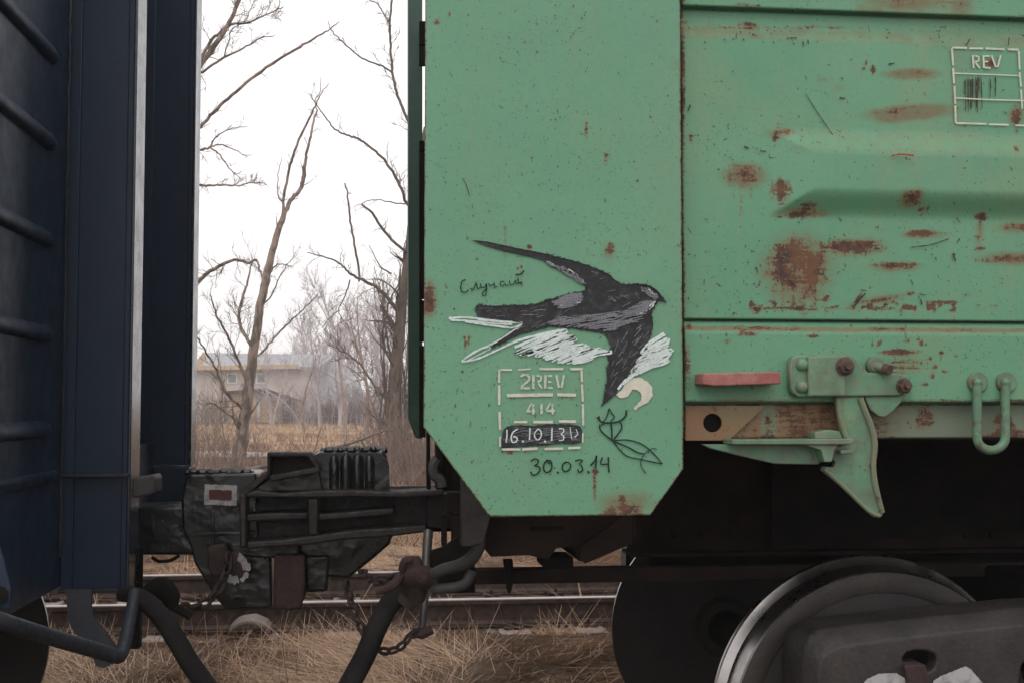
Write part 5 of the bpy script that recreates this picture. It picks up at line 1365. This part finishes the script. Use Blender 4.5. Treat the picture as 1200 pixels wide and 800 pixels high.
#GROUNDCOVER
# ------------------------------------------------------------------ stones, debris
def stone(p, s_, seed, label, name='stone', mat='stone', grp=None):
    r = random.Random(seed); bm = bmesh.new(); bmesh.ops.create_icosphere(bm, subdivisions=4, radius=1)
    for v in bm.verts:
        n = mnoise.noise(v.co * 1.1 + Vector((seed, 0, 0))) * .35 + mnoise.noise(v.co * 3.5 + Vector((seed, 5, 0))) * .08
        v.co *= 1 + n; v.co.x *= s_[0]; v.co.y *= s_[1]; v.co.z *= s_[2]
        if v.co.z < -s_[2] * .4: v.co.z = -s_[2] * .4
    me = bpy.data.meshes.new(name); bm.to_mesh(me); bm.free(); me.materials.append(M[mat])
    for f in me.polygons: f.use_smooth = True
    o = bpy.data.objects.new(name, me); COL.objects.link(o); o.location = p; o.rotation_euler.z = r.uniform(-.3, .3); tag(o, label, 'stone', grp)
    return o
def onground(px_, py_):
    q = ray(px_, py_); t_ = 1
    for Yg in np.arange(5, 40, .02):
        p = V(px_, py_, Yg)
        if p.z <= float(gz(p.x, Yg)) + .0: return p
    return V(px_, py_, 8)
# curved broken slab with a hollow underneath
p = onground(293, 748)
mb = MB(); vs, fs = [], []; n = 12; rr2 = random.Random(4)
for j, yy in enumerate((-.12, -.04, .05, .13)):
    for i in range(n + 1):
        a = math.pi * (.12 + .76 * i / n); k = 1 + rr2.uniform(-.03, .03)
        vs.append((p.x - .15 * math.cos(a) * k, p.y + yy, p.z + .015 + .115 * math.sin(a) * k + j * .006))
for j in range(3):
    for i in range(n): fs.append((j*(n+1)+i, j*(n+1)+i+1, (j+1)*(n+1)+i+1, (j+1)*(n+1)+i))
mb.add(vs, fs); slab = mb.build('broken_tile', M['stone'], None, smooth=True)
m_ = slab.modifiers.new('solid', 'SOLIDIFY'); m_.thickness = .022
tag(slab, 'curved piece of pale broken tile lying in the straw by the track', 'debris')
labs = ['pale round stone in the straw below the near rail', 'small brown stone beside the broken tile', 'flat grey stone in the straw under the coupler', 'pale pebble by the rail foot', 'dusty stone near the hanging hose']
for i, (q, s_) in enumerate((((225,741),(.05,.04,.03)), ((250,752),(.04,.03,.02)), ((392,735),(.06,.05,.025)), ((130,722),(.05,.04,.03)), ((575,742),(.05,.04,.03)))):
    stone(onground(*q), s_, 60 + i, labs[i])
smp = bpy.data.meshes.new('snow_patch')
# low pale strip of old snow beyond the track
pp = [V(x_, y_, 1) for x_, y_ in ()]
P = []
for a in np.linspace(0, 2 * math.pi, 40, endpoint=False):
    P.append((-4.6 + 1.9 * math.cos(a) * (1 + .15 * math.sin(3*a)), 39 + 2.4 * math.sin(a) * (1 + .2 * math.cos(2*a+1))))
bm = bmesh.new(); vs = [bm.verts.new((x, y, float(gz(x, y)) + .05)) for x, y in P]; bm.faces.new(vs); bmesh.ops.triangulate(bm, faces=bm.faces[:]); bm.to_mesh(smp); bm.free()
M['snow'] = mat_simple('old_snow', (.46, .42, .41), (.36, .31, .29), 3, .8, .9, bump=.3)
smp.materials.append(M['snow']); so_ = bpy.data.objects.new('snow_patch', smp); COL.objects.link(so_); tag(so_, 'low patch of dirty old snow in the grass at the left', None, None, 'structure')

# ------------------------------------------------------------------ dry grass
t = NT('dry_straw'); at = t.attr('tone')
c = t.mix(t.step(at, 0, .5), (.16, .098, .074), (.36, .225, .145)); c = t.mix(t.step(at, .5, 1), c, (.60, .425, .28))
t.set('Base Color', c); t.set('Roughness', .85); t.set('Specular IOR Level', .2)
M['straw'] = t.m
def grass(name, N, xr_, yr_, L, W_, lay, label, seed, zfun=gz, tone=(.1, 1.0), clump=0.0, mask=None, dens_scale=.35, cl=1.0, comb=.9):
    r = np.random.default_rng(seed)
    Y = yr_[0] + (yr_[1] - yr_[0]) * r.random(N) ** 1.25; X = r.uniform(0, 1, N)
    # keep to the cone the photograph sees, with margin for other viewpoints
    xl_, xr2 = xr_; X = (xl_ + (xr2 - xl_) * X) * (Y / yr_[0]) ** .9
    n1 = fbm(X + 70, Y + 20, dens_scale, seed); keep = (n1 - .5) * cl + .5 + r.random(N) * .6 > .66 + clump
    keep &= ~((np.abs(Y - 8.8) < .06) | (np.abs(Y - 10.32) < .06))
    keep &= ~((Y > 8.86) & (Y < 10.26) & (r.random(N) < .90)); keep &= ~((Y > 8.55) & (Y < 8.86) & (r.random(N) < .75))
    X, Y, n1 = X[keep], Y[keep], n1[keep]; N = len(X)
    Z = zfun(X, Y); az0 = 6.28 * fbm(X + 10, Y + 30, .9, seed + 1) * 2 ; az = az0 + r.normal(0, comb, N)
    tilt = np.clip(r.normal(lay, .28, N), 0.02, 1.5); ln = L * r.uniform(.4, 1.25, N) * (.7 + .6 * n1); w = W_ * r.uniform(.5, 1.3, N)
    dx, dy = np.cos(az), np.sin(az); sx_, sy_ = -dy, dx
    co = np.zeros((N, 7, 3), np.float32); S3 = (0, .38, .72, 1.0); bend = r.uniform(-.1, .55, N)
    hx = np.zeros(N); hz = np.zeros(N); last = 0
    for i, s_ in enumerate(S3):
        a = np.minimum(tilt + bend * s_, 1.62)
        if i: hx = hx + np.sin(a) * ln * (s_ - last); hz = hz + np.cos(a) * ln * (s_ - last)
        last = s_; ww = w * (1 - s_ * .75)
        px_, py_, pz_ = X + dx * hx, Y + dy * hx, Z + np.maximum(hz, .004) - .005
        if i < 3:
            co[:, 2*i] = np.stack([px_ + sx_ * ww, py_ + sy_ * ww, pz_], -1); co[:, 2*i+1] = np.stack([px_ - sx_ * ww, py_ - sy_ * ww, pz_ + ww * .6], -1)
        else: co[:, 6] = np.stack([px_, py_, pz_], -1)
    b0 = (np.arange(N) * 7)[:, None]
    q = np.concatenate([b0 + [0,1,3,2], b0 + [2,3,5,4]], 0); tr = b0 + [4,5,6]
    loops = np.concatenate([q.ravel(), tr.ravel()]).astype(np.int32)
    starts = np.concatenate([np.arange(len(q)) * 4, len(q) * 4 + np.arange(N) * 3]).astype(np.int32)
    me = bpy.data.meshes.new(name); me.vertices.add(N * 7); me.vertices.foreach_set('co', co.ravel())
    me.loops.add(len(loops)); me.loops.foreach_set('vertex_index', loops); me.polygons.add(len(starts)); me.polygons.foreach_set('loop_start', starts); me.update()
    tn = np.clip(tone[0] + (tone[1] - tone[0]) * (r.random(N) * .75 + .35 * n1), 0, 1)
    a_ = me.attributes.new('tone', 'FLOAT', 'POINT'); a_.data.foreach_set('value', np.repeat(tn, 7).astype(np.float32))
    me.materials.append(M['straw']); o = bpy.data.objects.new(name, me); COL.objects.link(o); tag(o, label, 'grass', None, 'stuff'); return o
grass('matted_grass', 105000, (-2.9, 2.6), (5.9, 13.5), .38, .0021, 1.47, 'matted dry straw covering the ground along the track', 1, dens_scale=1.3, cl=1.0, comb=.7, clump=-.07, tone=(-.05, 1.15))
grass('standing_grass', 6000, (-2.9, 2.6), (6.0, 13.5), .36, .0020, .55, 'upright dry grass stalks among the matted straw', 2, clump=.22, tone=(.35, 1.0))
grass('field_grass', 60000, (-4.2, 3.4), (13.5, 46), .30, .0055, .7, 'tall dry brown grass between the track and the field', 3, clump=-.05, tone=(.0, .75))
grass('meadow_grass', 40000, (-13, 10), (42, 92), .34, .016, .6, 'golden dry meadow before the house', 4, clump=-.1, tone=(.35, 1.0), dens_scale=.05)
# ------------------------------------------------------------------ damp spring air
hz = MB(); hz.box((-200, -40, -3), (200, 300, 32)); hzo = hz.build('haze', M['stone'])
hm = bpy.data.materials.new('pale_haze'); hm.use_nodes = True; ht = hm.node_tree
for n_ in list(ht.nodes): ht.nodes.remove(n_)
pv = ht.nodes.new('ShaderNodeVolumePrincipled'); pv.inputs['Color'].default_value = (.99, .99, .99, 1); pv.inputs['Density'].default_value = .0016
ho = ht.nodes.new('ShaderNodeOutputMaterial'); ht.links.new(pv.outputs[0], ho.inputs['Volume'])
hzo.data.materials.clear(); hzo.data.materials.append(hm); tag(hzo, 'pale damp haze hanging over the field', None, None, 'stuff')
S.cycles.volume_bounces = 1
#END
